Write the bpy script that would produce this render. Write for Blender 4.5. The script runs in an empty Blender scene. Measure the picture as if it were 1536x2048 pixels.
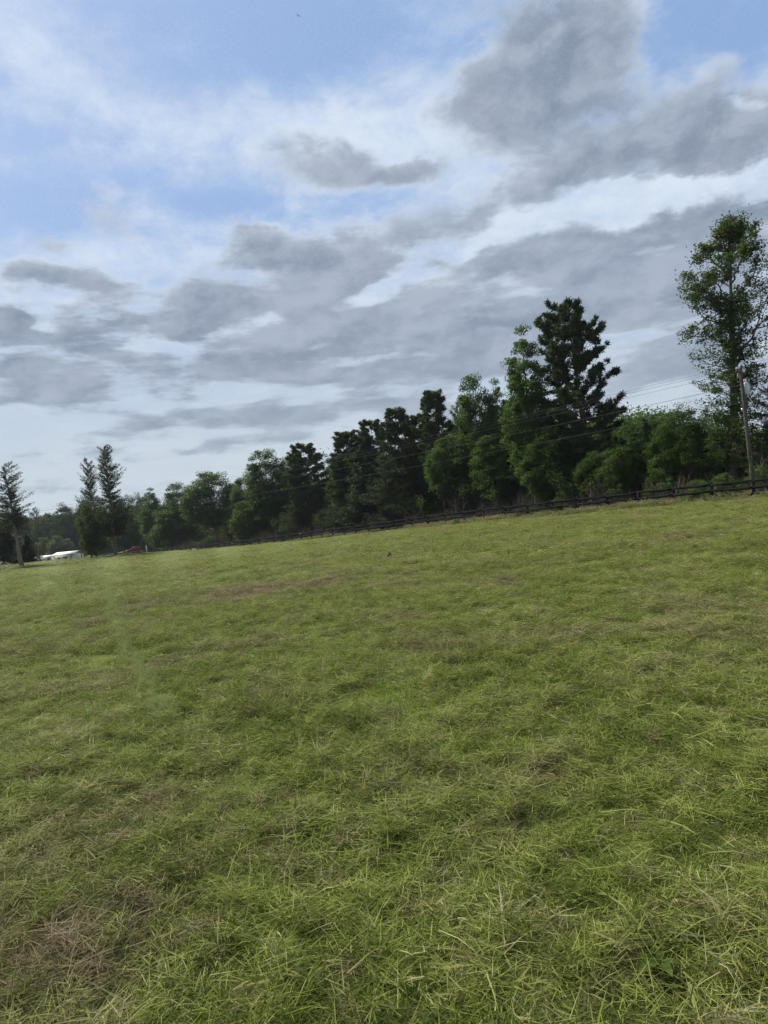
import bpy, math
import numpy as np
from mathutils import Matrix, Vector

rng = np.random.default_rng(7)
R_ = math.radians
scene = bpy.context.scene
COL = scene.collection

# ------------------------------------------------------------------ camera
FPX = 1450.0                       # focal length in photograph pixels (2048 high)
ROLL, PITCH, EYE = R_(6.0), R_(0.5), 1.55
_R0 = np.array([1.0, 0, 0]); _F = np.array([0, math.cos(PITCH), math.sin(PITCH)]); _U0 = np.array([0, -math.sin(PITCH), math.cos(PITCH)])
_R = math.cos(ROLL)*_R0 - math.sin(ROLL)*_U0
_U = math.sin(ROLL)*_R0 + math.cos(ROLL)*_U0
CAM = np.array([0, 0, EYE])
cam = bpy.data.cameras.new('camera')
cam.lens = FPX/2048*36; cam.sensor_width = 36; cam.clip_end = 6000; cam.clip_start = 0.05
camo = bpy.data.objects.new('camera', cam); COL.objects.link(camo)
camo.matrix_world = Matrix(((_R[0], _U[0], -_F[0], CAM[0]), (_R[1], _U[1], -_F[1], CAM[1]), (_R[2], _U[2], -_F[2], CAM[2]), (0, 0, 0, 1)))
scene.camera = camo

# ------------------------------------------------------------------ light
EXPOSURE = 2.3
SUN_AZ, SUN_EL = R_(-46), R_(50)   # ahead and to the left, veiled by cloud
SKY_STRENGTH = 0.05
scene.view_settings.view_transform = 'Standard'
scene.view_settings.look = 'None'
scene.view_settings.gamma = 1
scene.view_settings.use_curve_mapping = False
scene.view_settings.exposure = EXPOSURE
scene.cycles.max_bounces = 5
scene.cycles.diffuse_bounces = 3
scene.cycles.transmission_bounces = 3
scene.cycles.transparent_max_bounces = 8
scene.cycles.use_denoising = True; scene.cycles.denoiser = 'OPENIMAGEDENOISE'; scene.cycles.denoising_input_passes = 'RGB_ALBEDO_NORMAL'; scene.cycles.denoising_prefilter = 'NONE'
scene.cycles.use_adaptive_sampling = True; scene.cycles.adaptive_threshold = 0.012; scene.cycles.adaptive_min_samples = 16
sun = bpy.data.lights.new('sun', 'SUN'); sun.energy = 1.5; sun.angle = R_(14); sun.color = (1, 0.95, 0.87)
suno = bpy.data.objects.new('sun', sun); COL.objects.link(suno)
_sd = Vector((math.sin(SUN_AZ)*math.cos(SUN_EL), math.cos(SUN_AZ)*math.cos(SUN_EL), math.sin(SUN_EL)))
suno.rotation_euler = _sd.to_track_quat('Z', 'Y').to_euler()

class G:
    """tiny helper for node graphs"""
    def __init__(s, tree): s.t = tree; s.n = tree.nodes; s.l = tree.links
    def put(s, sock, v):
        if hasattr(v, 'is_output'): s.l.new(v, sock)
        elif isinstance(v, (tuple, list)) and len(v) == 3 and sock.type == 'RGBA': sock.default_value = (*v, 1)
        else: sock.default_value = v
    def node(s, kind, **kw):
        nd = s.n.new(kind)
        for k, v in kw.items(): setattr(nd, k, v)
        return nd
    def m(s, op, a, b=None, c=None, clamp=False):
        nd = s.node('ShaderNodeMath', operation=op, use_clamp=clamp)
        for i, v in enumerate((a, b, c)):
            if v is not None: s.put(nd.inputs[i], v)
        return nd.outputs[0]
    def vm(s, op, a, b=None, scale=None):
        nd = s.node('ShaderNodeVectorMath', operation=op); s.put(nd.inputs[0], a)
        if b is not None: s.put(nd.inputs[1], b)
        if scale is not None: s.put(nd.inputs['Scale'], scale)
        return nd.outputs['Value'] if op in ('DOT_PRODUCT', 'LENGTH', 'DISTANCE') else nd.outputs['Vector']
    def noise(s, vec, scale, detail=4, rough=0.5, dist=0.0, lac=2.0):
        nd = s.node('ShaderNodeTexNoise')
        if vec is not None: s.put(nd.inputs['Vector'], vec)
        nd.inputs['Scale'].default_value = scale; nd.inputs['Detail'].default_value = detail
        nd.inputs['Roughness'].default_value = rough; nd.inputs['Distortion'].default_value = dist; nd.inputs['Lacunarity'].default_value = lac
        return nd.outputs['Fac'] if 'Fac' in nd.outputs else nd.outputs[0]
    def ss(s, v, lo, hi, a=0.0, b=1.0):
        nd = s.node('ShaderNodeMapRange', interpolation_type='SMOOTHSTEP'); s.put(nd.inputs[0], v)
        for i, q in enumerate((lo, hi, a, b)): s.put(nd.inputs[i+1], q)
        return nd.outputs[0]
    def mix(s, f, a, b, blend='MIX'):
        nd = s.node('ShaderNodeMix', data_type='RGBA', blend_type=blend)
        s.put(nd.inputs[0], f); s.put(nd.inputs[6], a); s.put(nd.inputs[7], b)
        return nd.outputs[2]
    def ramp(s, f, stops):
        nd = s.node('ShaderNodeValToRGB'); s.put(nd.inputs[0], f); e = nd.color_ramp.elements
        while len(e) < len(stops): e.new(0.5)
        for el, (p, c) in zip(e, stops): el.position = p; el.color = (*c, 1)
        return nd.outputs[0]

# ------------------------------------------------------------------ sky with two cloud decks
def srgb(r, g, b):
    return tuple(((c/255)/12.92 if c <= 10 else (((c/255)+0.055)/1.055)**2.4) for c in (r, g, b))
def skycol(r, g, b):
    k = 1/(SKY_STRENGTH*2**EXPOSURE)
    return tuple(c*k for c in srgb(r, g, b))
def pix_ab(u, v):
    d = _F*FPX + _R*(u-768) + _U*(1024-v)
    return d[0]/d[1], d[2]/d[1]

world = bpy.data.worlds.new('World'); scene.world = world; world.use_nodes = True
wt = world.node_tree; wt.nodes.clear(); g = G(wt)
tc = g.node('ShaderNodeTexCoord'); D = g.vm('NORMALIZE', tc.outputs['Generated'])
sp = g.node('ShaderNodeSeparateXYZ'); g.put(sp.inputs[0], D); dx_, dy_, dz_ = sp.outputs
sky = g.node('ShaderNodeTexSky', sky_type='NISHITA', sun_disc=False, sun_elevation=SUN_EL, sun_rotation=SUN_AZ)
sky.air_density = 1.0; sky.dust_density = 1.6; sky.ozone_density = 1.4
base = sky.outputs[0]
yc = g.m('MAXIMUM', dy_, 0.04)
ab = g.node('ShaderNodeCombineXYZ'); g.put(ab.inputs[0], g.m('DIVIDE', dx_, yc)); g.put(ab.inputs[1], g.m('DIVIDE', dz_, yc))
ab.inputs[2].default_value = 1.0; AB = ab.outputs[0]
zc = g.m('ADD', g.m('MAXIMUM', dz_, 0.0), 0.13)
pl = g.node('ShaderNodeCombineXYZ'); g.put(pl.inputs[0], g.m('DIVIDE', dx_, zc)); g.put(pl.inputs[1], g.m('DIVIDE', dy_, zc))
PL = pl.outputs[0]
def blobs(lst, src):
    tot = None
    for (u, v, ru, rv, rot, amp) in lst:
        a, b = pix_ab(u, v)
        th = -ROLL + R_(rot); c, sn = math.cos(th), math.sin(th)
        e1 = (c*FPX/ru, sn*FPX/ru); e2 = (-sn*FPX/rv, c*FPX/rv)
        p = g.vm('DOT_PRODUCT', src, (e1[0], e1[1], -(e1[0]*a+e1[1]*b)))
        r = g.vm('DOT_PRODUCT', src, (e2[0], e2[1], -(e2[0]*a+e2[1]*b)))
        q = g.m('MULTIPLY_ADD', p, p, g.m('MULTIPLY', r, r))
        f = g.m('SUBTRACT', 1.0, q, clamp=True)
        f = g.m('MULTIPLY', f, f)
        tot = g.m('MULTIPLY_ADD', f, amp, tot if tot is not None else 0.0)
    return tot
# (centre in the photograph, radii, tilt, weight): where the low grey clouds lie and where the gaps are
LOW = [
 (1080,165,290,250,10,.95), (960,240,170,170,25,.35), (1225,80,170,130,0,.45), (1110,60,160,90,20,.3), (950,110,120,90,0,.2),
 (1430,265,360,140,8,.68), (1330,310,230,110,0,.35), (1560,230,220,150,0,.22), (1200,330,260,90,10,.35),
 (1000,395,170,60,15,.55), (1130,380,200,50,10,.3), (1500,430,260,70,12,.7),
 (1420,500,480,140,8,.75), (1150,500,330,90,8,.5), (1100,590,420,170,6,.6), (1420,660,420,180,0,.62), (1250,760,420,70,5,.4),
 (860,500,190,75,15,.7), (850,430,110,45,15,.35), (640,545,190,110,15,.8), (570,600,150,90,10,.5), (430,600,170,120,10,.85), (760,640,260,130,6,.6), (690,520,120,60,0,.3),
 (515,488,125,62,6,.85), (640,335,240,95,0,.8), (815,358,130,45,5,.7),
 (90,560,140,70,4,.85), (215,570,100,55,0,.6), (330,640,280,80,6,.6), (110,710,250,100,5,.9), (20,662,110,40,0,.55),
 (560,710,340,100,4,.75), (900,700,360,130,4,.55), (300,765,420,60,4,.5), (700,790,330,60,4,.45), (60,800,260,60,0,.3),
 (235,440,120,70,0,.55), (100,482,120,36,0,.6), (190,365,150,90,25,.4), (250,850,460,45,4,.42), (600,860,420,45,4,.4), (900,820,300,60,0,.4), (300,905,420,30,4,.3),
 (1100,690,520,120,4,.2), (1450,740,300,120,0,.3),
 (1265,400,240,46,8,-.55), (1440,362,170,36,12,-.42), (800,270,150,70,-20,-.4), (950,470,95,40,20,-.4), (1265,516,100,26,10,-.4), (800,562,150,38,25,-.42), (1500,215,60,20,0,-.4),
 (1500,40,230,130,0,-.6), (640,120,360,220,0,-.5), (150,200,420,300,0,-.5), (400,420,230,90,0,-.3), (330,690,260,30,6,-.3), (450,945,500,50,4,-.3), (660,690,60,24,0,-.3), (1290,690,160,36,0,-.3), (500,650,140,25,10,-.3), (150,640,140,20,0,-.35),
]
# directions stretched sideways: clouds seen from below are wider than tall
def dirvec(sx, sz):
    c = g.node('ShaderNodeCombineXYZ'); g.put(c.inputs[0], g.m('MULTIPLY', dx_, sx)); g.put(c.inputs[1], g.m('MULTIPLY', dy_, sx)); g.put(c.inputs[2], g.m('MULTIPLY', g.m('POWER', g.m('MAXIMUM', dz_, 0.0), 0.75), sz)); return c.outputs[0]
DV = dirvec(1.0, 1.7)
wn = g.node('ShaderNodeTexNoise'); g.put(wn.inputs['Vector'], DV); wn.inputs['Scale'].default_value = 7; wn.inputs['Detail'].default_value = 5; wn.inputs['Roughness'].default_value = .6
wv = g.vm('SUBTRACT', wn.outputs['Color'], (0.5, 0.5, 0.5))
DW = g.vm('ADD', DV, g.vm('SCALE', wv, scale=0.07))
ABW = g.vm('ADD', AB, g.vm('MULTIPLY', wv, (0.13, 0.13, 0.0)))
n1 = g.noise(DW, 10.5, 8, 0.60)
n1b = g.noise(g.vm('ADD', DW, (-0.016, 0.0, 0.028)), 10.5, 4, 0.58)
nl = g.noise(dirvec(2.2, 9.0), 3.4, 5, 0.55)                # flat layers low over the horizon
bias = blobs(LOW, ABW)
d = g.m('ADD', g.m('ADD', bias, -0.20), g.m('MULTIPLY', g.m('SUBTRACT', n1, 0.5), 1.9))
low = g.ss(dz_, 0.24, 0.46, 1.0, 0.0)
d = g.m('ADD', d, g.m('MULTIPLY', low, g.m('MULTIPLY_ADD', g.m('SUBTRACT', nl, 0.5), 3.0, 0.06)))
alpha = g.ss(d, -0.18, 0.42)
thick = g.ss(d, -0.04, 0.66)
nb = g.noise(DW, 5.0, 3, 0.5)
lit = g.ss(g.m('ADD', g.m('SUBTRACT', n1, n1b), g.m('MULTIPLY', g.m('SUBTRACT', nb, 0.5), 0.5)), -0.22, 0.22)      # side of each puff turned to the light
# high thin veil, drawn out in streaks
mp = g.node('ShaderNodeMapping', vector_type='POINT'); g.put(mp.inputs[0], PL); mp.inputs['Rotation'].default_value = (0, 0, R_(-38)); mp.inputs['Scale'].default_value = (0.9, 1.9, 1)
n2 = g.noise(g.vm('ADD', mp.outputs[0], g.vm('SCALE', wv, scale=0.5)), 2.0, 6, 0.6)
n3 = g.noise(DW, 16.0, 6, 0.66)
HIGH = [(170,190,380,130,-28,.45), (60,60,260,140,-30,.35), (820,250,420,260,-15,.6), (520,260,460,140,-10,.45), (1250,400,480,140,8,.9), (800,560,480,170,10,.6), (1480,200,200,80,0,.5),
        (1000,300,340,180,0,.45), (330,520,480,130,0,.6), (450,930,900,170,4,.5), (60,620,300,140,0,.6), (1480,330,300,110,10,.6), (1330,850,300,120,0,.5), (1000,40,200,80,-20,.25), (330,690,500,60,6,.5),
        (640,90,300,160,0,-.75), (90,400,230,70,0,-.4), (1430,90,240,110,10,-.4), (430,420,160,60,0,-.35)]
hb = blobs(HIGH, ABW)
hv = g.m('ADD', g.m('ADD', g.m('MULTIPLY', hb, 0.75), g.m('MULTIPLY', g.m('SUBTRACT', n2, 0.42), 1.2)), g.m('MULTIPLY', g.m('SUBTRACT', n3, 0.5), 1.25))
veil = g.ss(hv, -0.20, 1.15, 0.06, 1.0)
bluec = g.mix(0.75, g.vm('SCALE', base, scale=0.5), skycol(140, 176, 226))
c0 = g.mix(veil, bluec, skycol(220, 232, 246))
hz = g.ss(dz_, 0.02, 0.42, 0.9, 0.0)
c0 = g.mix(hz, c0, skycol(201, 212, 219))
edge = g.mix(lit, skycol(178, 193, 213), skycol(220, 231, 244))
core = g.mix(lit, skycol(131, 144, 164), skycol(170, 181, 198))
cl = g.mix(thick, edge, core)
farmix = g.ss(dz_, 0.03, 0.30, 0.55, 0.0)
cl = g.mix(farmix, cl, skycol(170, 183, 197))
out = g.mix(g.m('MULTIPLY', alpha, 0.94), c0, cl)
bg = g.node('ShaderNodeBackground'); g.put(bg.inputs[0], out); bg.inputs[1].default_value = SKY_STRENGTH
wo = g.node('ShaderNodeOutputWorld'); g.l.new(bg.outputs[0], wo.inputs[0])
world.cycles.sampling_method = 'NONE'

# ------------------------------------------------------------------ numeric helpers
def vnoise(x, y, seed=0):
    x = np.asarray(x, float); y = np.asarray(y, float)
    xi = np.floor(x).astype(np.int64); yi = np.floor(y).astype(np.int64)
    fx = x-xi; fy = y-yi; fx = fx*fx*(3-2*fx); fy = fy*fy*(3-2*fy)
    def h(a, b):
        n = (a*374761393 + b*668265263 + seed*1442695041) & 0xffffffff
        n = ((n ^ (n >> 13))*1274126177) & 0xffffffff
        return ((n ^ (n >> 16)) & 0xffff)/65535.0
    return (h(xi, yi)*(1-fx)+h(xi+1, yi)*fx)*(1-fy) + (h(xi, yi+1)*(1-fx)+h(xi+1, yi+1)*fx)*fy
def fbm(x, y, seed=0, oct=4):
    t = 0; a = 0.5; s = 0
    for i in range(oct):
        t = t+a*vnoise(x, y, seed+i*17); s += a; a *= 0.5; x = x*2.03+5.1; y = y*2.03+1.7
    return t/s
def ray(u, v):
    d = _F*FPX + _R*(u-768) + _U*(1024-v)
    return d/np.linalg.norm(d)
def project(P):
    q = np.asarray(P)-CAM; z = q@_F
    return 768+FPX*(q@_R)/z, 1024-FPX*(q@_U)/z
def at_depth(u, v, Y):
    d = ray(u, v); return CAM + d*(Y/d[1])

# the fence line, measured from its posts
FX0, FY0, FDX, FDY = 24.615, 48.234, -1.666, 2.4947
FP0 = np.array([FX0, FY0]); FDIR = np.array([FDX, FDY])/3.0
FN = np.array([FDIR[1], -FDIR[0]]); FN = FN if FN[1] > 0 else -FN       # away from the camera
KT = [-12, 0, 6, 12, 18, 24, 30, 33, 45, 60, 90]
ZT = [1.45, 1.55, 1.49, 1.31, .96, .58, .30, .18, -.15, -.42, -1.35]
def fence_xy(k, off=0.0):
    p = FP0 + FDIR*3.0*k + FN*off; return p
def fence_base(k): return np.interp(k, KT, ZT)-1.33
def fence_off(x, y): return (x-FX0)*FN[0]+(y-FY0)*FN[1]
def fence_at(u, off, v=1040):
    """ground-plan point on the line parallel to the fence, OFF metres behind it, seen in photograph column u"""
    d = ray(u, v)[:2]; o = FP0+FN*off
    return d*((o@FN)/(d@FN))

_c = [(0, 0, 0), (-7, 3, 0), (7, 3, 0), (0, 9, 0), (-12, 14, 0), (12, 14, .03), (0, 24, 0.0), (-20, 34, 0), (18, 32, .12), (0, 46, -.0), (-30, 60, -.1), (-15, 80, -.3), (0, -40, 0), (-60, -30, 0), (60, -30, .2)]
for k in (-12, -4, 0, 4, 8, 12, 16, 20, 25, 30, 36, 45, 55, 68, 84):
    for off, dz in ((0, 0), (14, .15), (60, .4)):
        p = fence_xy(k, off); _c.append((p[0], p[1], fence_base(k)+dz))
for (u, v, Y) in ((229, 1111, 105), (43, 1135, 95), (0, 1150, 80), (-150, 1160, 80), (-200, 1135, 120), (100, 1129, 125), (60, 1134, 130), (150, 1122, 130), (20, 1140, 125)):
    p = at_depth(u, v, Y); _c.append(tuple(p))
for x, y, z in ((-160, 140, -.6), (-200, 60, -.4), (-200, 300, -2), (200, 60, .6), (160, 260, 0), (0, 330, -.8)): _c.append((x, y, z))
_c = np.array(_c); _xy = _c[:, :2]/50; _n = len(_c)
def _phi(r2): return 0.5*r2*np.log(r2+1e-9)
_K = _phi(((_xy[:, None]-_xy[None])**2).sum(-1)) + np.eye(_n)*0.02
_P = np.c_[np.ones(_n), _xy]
_S = np.linalg.solve(np.block([[_K, _P], [_P.T, np.zeros((3, 3))]]), np.r_[_c[:, 2], 0, 0, 0])
def height(x, y):
    x = np.atleast_1d(np.asarray(x, float)); y = np.atleast_1d(np.asarray(y, float))
    xs = np.clip(x, -230, 230).ravel()/50; ys = np.clip(y, -70, 340).ravel()/50
    o = np.empty(xs.shape)
    for i in range(0, len(xs), 40000):
        a, b = xs[i:i+40000], ys[i:i+40000]
        r2 = (a[:, None]-_xy[None, :, 0])**2 + (b[:, None]-_xy[None, :, 1])**2
        o[i:i+40000] = _phi(r2)@_S[:_n] + _S[_n] + _S[_n+1]*a + _S[_n+2]*b
    o = o.reshape(x.shape)
    o = o + (fbm(x*.11, y*.11, 3, 3)-.5)*.16 + (fbm(x*.8, y*.8, 9, 4)-.5)*.085
    return o
def hz_(x, y): return float(height([x], [y])[0])
def ground_at(u, v, far=260):
    d = ray(u, v)
    ts = np.concatenate([np.linspace(1.5, 30, 300), np.linspace(30, far, 1200)[1:]])
    P = CAM+d*ts[:, None]
    below = P[:, 2] < height(P[:, 0], P[:, 1])
    i = int(np.argmax(below)) if below.any() else len(ts)-1
    return P[i]

# ------------------------------------------------------------------ mesh helpers
class MB:
    def __init__(s): s.v = []; s.f = []; s.n = 0; s.tone = []
    def add(s, V, F, tone=None):
        V = np.asarray(V, float).reshape(-1, 3)
        F = [np.asarray(F)+s.n] if isinstance(F, np.ndarray) else [np.asarray([q])+s.n for q in F]
        s.v.append(V); s.f += F; s.n += len(V)
        c = sum(len(q) for q in F)
        if tone is None: tone = 0.5
        s.tone.append(np.full(c, tone) if np.isscalar(tone) else np.asarray(tone, float))
        return s
    def mesh(s, name, mat=None, smooth=False):
        me = bpy.data.meshes.new(name)
        V = np.concatenate(s.v) if s.v else np.zeros((0, 3))
        me.vertices.add(len(V)); me.vertices.foreach_set('co', V.ravel())
        loops = np.concatenate([q.ravel() for q in s.f]) if s.f else np.zeros(0, int)
        sizes = np.concatenate([np.full(len(q), q.shape[1]) for q in s.f]) if s.f else np.zeros(0, int)
        me.loops.add(len(loops)); me.loops.foreach_set('vertex_index', loops.astype(np.int32))
        me.polygons.add(len(sizes)); me.polygons.foreach_set('loop_start', np.r_[0, np.cumsum(sizes)[:-1]].astype(np.int32) if len(sizes) else sizes)
        me.update(calc_edges=True)
        at = me.attributes.new('tone', 'FLOAT', 'FACE'); at.data.foreach_set('value', np.concatenate(s.tone).astype(np.float32))
        if smooth: me.polygons.foreach_set('use_smooth', np.ones(len(sizes), bool))
        if mat: me.materials.append(mat)
        me.validate()
        return me
    def box(s, lo, hi, tone=None, M=None):
        x0, y0, z0 = lo; x1, y1, z1 = hi
        V = np.array([(x0, y0, z0), (x1, y0, z0), (x1, y1, z0), (x0, y1, z0), (x0, y0, z1), (x1, y0, z1), (x1, y1, z1), (x0, y1, z1)], float)
        if M is not None: V = V@M[:3, :3].T + M[:3, 3]
        return s.add(V, np.array([(3, 2, 1, 0), (4, 5, 6, 7), (0, 1, 5, 4), (1, 2, 6, 5), (2, 3, 7, 6), (3, 0, 4, 7)]), tone)
    def tube(s, pts, rad, sides=6, tone=None, cap=True):
        pts = np.asarray(pts, float); n = len(pts); rad = np.broadcast_to(rad, (n,))
        t = np.gradient(pts, axis=0); t /= np.linalg.norm(t, axis=1)[:, None]+1e-9
        ref = np.array([0.31, 0.87, 0.17]) if abs(t[0][2]) > .7 else np.array([0.05, 0.02, 1.0])
        a = np.cross(t, ref); a /= np.linalg.norm(a, axis=1)[:, None]+1e-9; b = np.cross(t, a)
        th = np.arange(sides)*2*np.pi/sides
        V = (pts[:, None] + rad[:, None, None]*(np.cos(th)[None, :, None]*a[:, None]+np.sin(th)[None, :, None]*b[:, None])).reshape(-1, 3)
        i = np.arange(n-1)[:, None]*sides; j = np.arange(sides)[None]
        F = np.stack([i+j, i+(j+1) % sides, i+sides+(j+1) % sides, i+sides+j], -1).reshape(-1, 4)
        s.add(V, F, tone)
        if cap and sides > 2:
            s.f.append(np.arange(sides)[None, ::-1]+s.n-len(V)); s.f.append(np.arange(sides)[None]+s.n-sides)
            s.tone.append(np.full(2, 0.5 if tone is None else tone))
        return s
    def leaves(s, C, size, tone, up=0.5, aspect=0.55, rg=rng, dirs=None):
        """one rhombus per centre"""
        C = np.asarray(C); n = len(C)
        nrm = rg.normal(size=(n, 3)); nrm[:, 2] = np.abs(nrm[:, 2])+up; nrm /= np.linalg.norm(nrm, axis=1)[:, None]
        a = rg.normal(size=(n, 3)) if dirs is None else dirs+rg.normal(size=(n, 3))*.35
        a -= nrm*(a*nrm).sum(1)[:, None]; a /= np.linalg.norm(a, axis=1)[:, None]+1e-9
        b = np.cross(nrm, a); sz = np.broadcast_to(size, (n,))[:, None]
        V = np.stack([C-a*sz*.5, C+b*sz*aspect*.5+nrm*sz*.06, C+a*sz*.5, C-b*sz*aspect*.5+nrm*sz*.06], 1).reshape(-1, 3)
        return s.add(V, np.arange(4*n).reshape(n, 4), tone)

def link(name, data, parent=None, mat=None):
    o = bpy.data.objects.new(name, data); COL.objects.link(o)
    if parent: o.parent = parent
    if mat is not None: o.data.materials.append(mat)
    return o
def tag(o, label=None, cat=None, group=None, kind=None):
    if label: o['label'] = label
    if cat: o['category'] = cat
    if group: o['group'] = group
    if kind: o['kind'] = kind
    return o
def empty(name, loc, rz=0.0, scale=(1, 1, 1)):
    o = bpy.data.objects.new(name, None); COL.objects.link(o); o.location = loc; o.rotation_euler = (0, 0, rz); o.scale = scale
    o.empty_display_size = .2
    return o

# ------------------------------------------------------------------ materials
def new_mat(name):
    m = bpy.data.materials.new(name); m.use_nodes = True; m.node_tree.nodes.clear(); gg = G(m.node_tree)
    o = gg.node('ShaderNodeOutputMaterial'); return m, gg, o
def principled(gg, col, rough=0.7, spec=0.3, metal=0.0, bump=None):
    p = gg.node('ShaderNodeBsdfPrincipled'); gg.put(p.inputs['Base Color'], col); gg.put(p.inputs['Roughness'], rough)
    p.inputs['Specular IOR Level'].default_value = spec; p.inputs['Metallic'].default_value = metal
    if bump is not None: gg.l.new(bump, p.inputs['Normal'])
    return p.outputs[0]
def bump(gg, h, strength=0.4, dist=0.02):
    b = gg.node('ShaderNodeBump'); gg.put(b.inputs['Height'], h); b.inputs['Strength'].default_value = strength; b.inputs['Distance'].default_value = dist
    return b.outputs[0]
def solid(name, col, rough=0.6, spec=0.3, metal=0.0, var=0.25, scale=6.0, bmp=0.0, gloss=None):
    m, gg, o = new_mat(name); tcn = gg.node('ShaderNodeTexCoord')
    n = gg.noise(tcn.outputs['Object'], scale, 5, .6)
    c = gg.mix(n, tuple(x*(1-var) for x in col), tuple(min(1, x*(1+var)) for x in col))
    gg.l.new(principled(gg, c, rough, spec, metal, bump(gg, n, bmp) if bmp else None), o.inputs[0]); return m
def bark(name, c1, c2, scale=5):
    m, gg, o = new_mat(name); tcn = gg.node('ShaderNodeTexCoord')
    mp = gg.node('ShaderNodeMapping'); gg.put(mp.inputs[0], tcn.outputs['Object']); mp.inputs['Scale'].default_value = (1, 1, .18)
    n = gg.noise(mp.outputs[0], scale*3, 6, .65); n2 = gg.noise(tcn.outputs['Object'], 1.3, 3)
    c = gg.mix(gg.ss(n, .35, .68), c1, c2); c = gg.mix(gg.m('MULTIPLY', n2, .4), c, tuple(x*.6 for x in c1))
    gg.l.new(principled(gg, c, .9, .15, 0, bump(gg, n, .8, .04)), o.inputs[0]); return m
def leafmat(name, stops, trans=.35, obj_var=.25, spec=.12, rough=.6):
    """colour from the per-leaf tone, shifted per tree"""
    m, gg, o = new_mat(name)
    a = gg.node('ShaderNodeAttribute', attribute_name='tone')
    oi = gg.node('ShaderNodeObjectInfo')
    f = gg.m('ADD', a.outputs['Fac'], gg.m('MULTIPLY', gg.m('SUBTRACT', oi.outputs['Random'], .5), obj_var))
    c = gg.ramp(f, stops)
    p = principled(gg, c, rough, spec)
    t = gg.node('ShaderNodeBsdfTranslucent'); gg.put(t.inputs[0], gg.mix(.5, c, (.12, .2, .02)))
    mx = gg.node('ShaderNodeMixShader'); mx.inputs[0].default_value = trans
    gg.l.new(p, mx.inputs[1]); gg.l.new(t.outputs[0], mx.inputs[2]); gg.l.new(mx.outputs[0], o.inputs[0]); return m

M_DEC = leafmat('broadleaf', [(0, (0.0129, 0.0304, 0.0070)), (.45, (0.0304, 0.0644, 0.0106)), (.8, (0.0516, 0.0937, 0.0152)), (1, (0.0702, 0.1171, 0.0234))], .4)
M_DECL = leafmat('broadleaf_light', [(0, (0.0225, 0.0514, 0.0116)), (.45, (0.0514, 0.0998, 0.0180)), (1, (0.0965, 0.1479, 0.0322))], .45)
M_DECY = leafmat('broadleaf_yellow', [(0, (0.0240, 0.0440, 0.0080)), (.5, (0.0600, 0.1000, 0.0160)), (1, (0.1120, 0.1520, 0.0280))])
M_OAK = leafmat('oak_leaf', [(0, (0.0172, 0.0304, 0.0106)), (.5, (0.0343, 0.0554, 0.0158)), (1, (0.0660, 0.0891, 0.0264))], .35)
M_PINE = leafmat('pine_needle', [(0, (0.0170, 0.0289, 0.0136)), (.5, (0.0340, 0.0493, 0.0204)), (.85, (0.0578, 0.0680, 0.0255)), (1, (0.1020, 0.0808, 0.0382))], .2, .2, .1)
M_CED = leafmat('cedar_spray', [(0, (0.0159, 0.0231, 0.0130)), (.5, (0.0318, 0.0405, 0.0202)), (.85, (0.0506, 0.0549, 0.0260)), (1, (0.0867, 0.0615, 0.0361))], .2, .2, .1)
M_FAR = leafmat('far_foliage', [(0, (.010, .024, .010)), (.5, (.022, .048, .016)), (1, (.045, .080, .025))], .25, .25, .04, .9)
M_BARK = bark('bark_grey', (.075, .058, .045), (.17, .135, .11))
M_BARKP = bark('bark_pale', (.14, .105, .08), (.30, .25, .20))
M_BARKR = bark('bark_red', (.06, .038, .028), (.14, .085, .06))
M_FENCE = solid('black_fence_paint', (.0075, .0075, .009), .9, .08, 0, .5, 9, .25)
M_POLE = bark('pole_wood', (.085, .066, .052), (.15, .12, .10), 4)
M_STEEL = solid('galvanised_steel', (.45, .46, .47), .45, .5, .7, .15)
M_TRANS = solid('transformer_paint', (.62, .65, .66), .45, .4, 0, .08)
M_INSUL = solid('insulator_porcelain', (.55, .56, .57), .25, .5, 0, .1)
M_WIRE = solid('weathered_wire', (.10, .10, .10), .95, .02, 0, .1)
M_DARK = solid('dark_rubber', (.015, .015, .016), .7, .3)
M_WHITE = solid('white_scrap', (.75, .76, .75), .6, .3, 0, .08)
M_SOIL = solid('bare_soil', (.15, .085, .052), .95, .1, 0, .5, 18, .8)

def groundmat():
    m, gg, o = new_mat('field_ground')
    geo = gg.node('ShaderNodeNewGeometry'); P = geo.outputs['Position']
    dry = gg.node('ShaderNodeAttribute', attribute_name='dry').outputs['Fac']
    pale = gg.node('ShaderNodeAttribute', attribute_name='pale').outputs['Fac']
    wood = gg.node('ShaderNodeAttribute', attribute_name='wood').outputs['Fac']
    n1 = gg.noise(P, 3.2, 8, .65); n2 = gg.noise(P, 28, 6, .7); n3 = gg.noise(P, .45, 4, .6)
    f = gg.m('ADD', gg.m('MULTIPLY', n1, .55), gg.m('MULTIPLY', n2, .45))
    c = gg.ramp(f, [(.30, (.030, .036, .008)), (.46, (.080, .098, .016)), (.58, (.125, .145, .026)), (.72, (.18, .18, .05))])
    c = gg.mix(gg.ss(n3, .4, .68), c, gg.ramp(n2, [(.3, (.05, .07, .016)), (.7, (.13, .155, .04))]))
    c = gg.mix(gg.m('MULTIPLY', dry, .8), c, gg.ramp(n2, [(.3, (.075, .048, .032)), (.7, (.19, .145, .095))]))
    c = gg.mix(gg.m('MULTIPLY', pale, .5), c, (.19, .21, .10))  # sheen of the mown bands painted into the ground colour
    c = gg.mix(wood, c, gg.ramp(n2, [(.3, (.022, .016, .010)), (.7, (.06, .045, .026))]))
    gg.l.new(principled(gg, c, .95, .1, 0, bump(gg, gg.m('ADD', n1, gg.m('MULTIPLY', n2, .5)), 1.0, .05)), o.inputs[0]); return m
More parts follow.
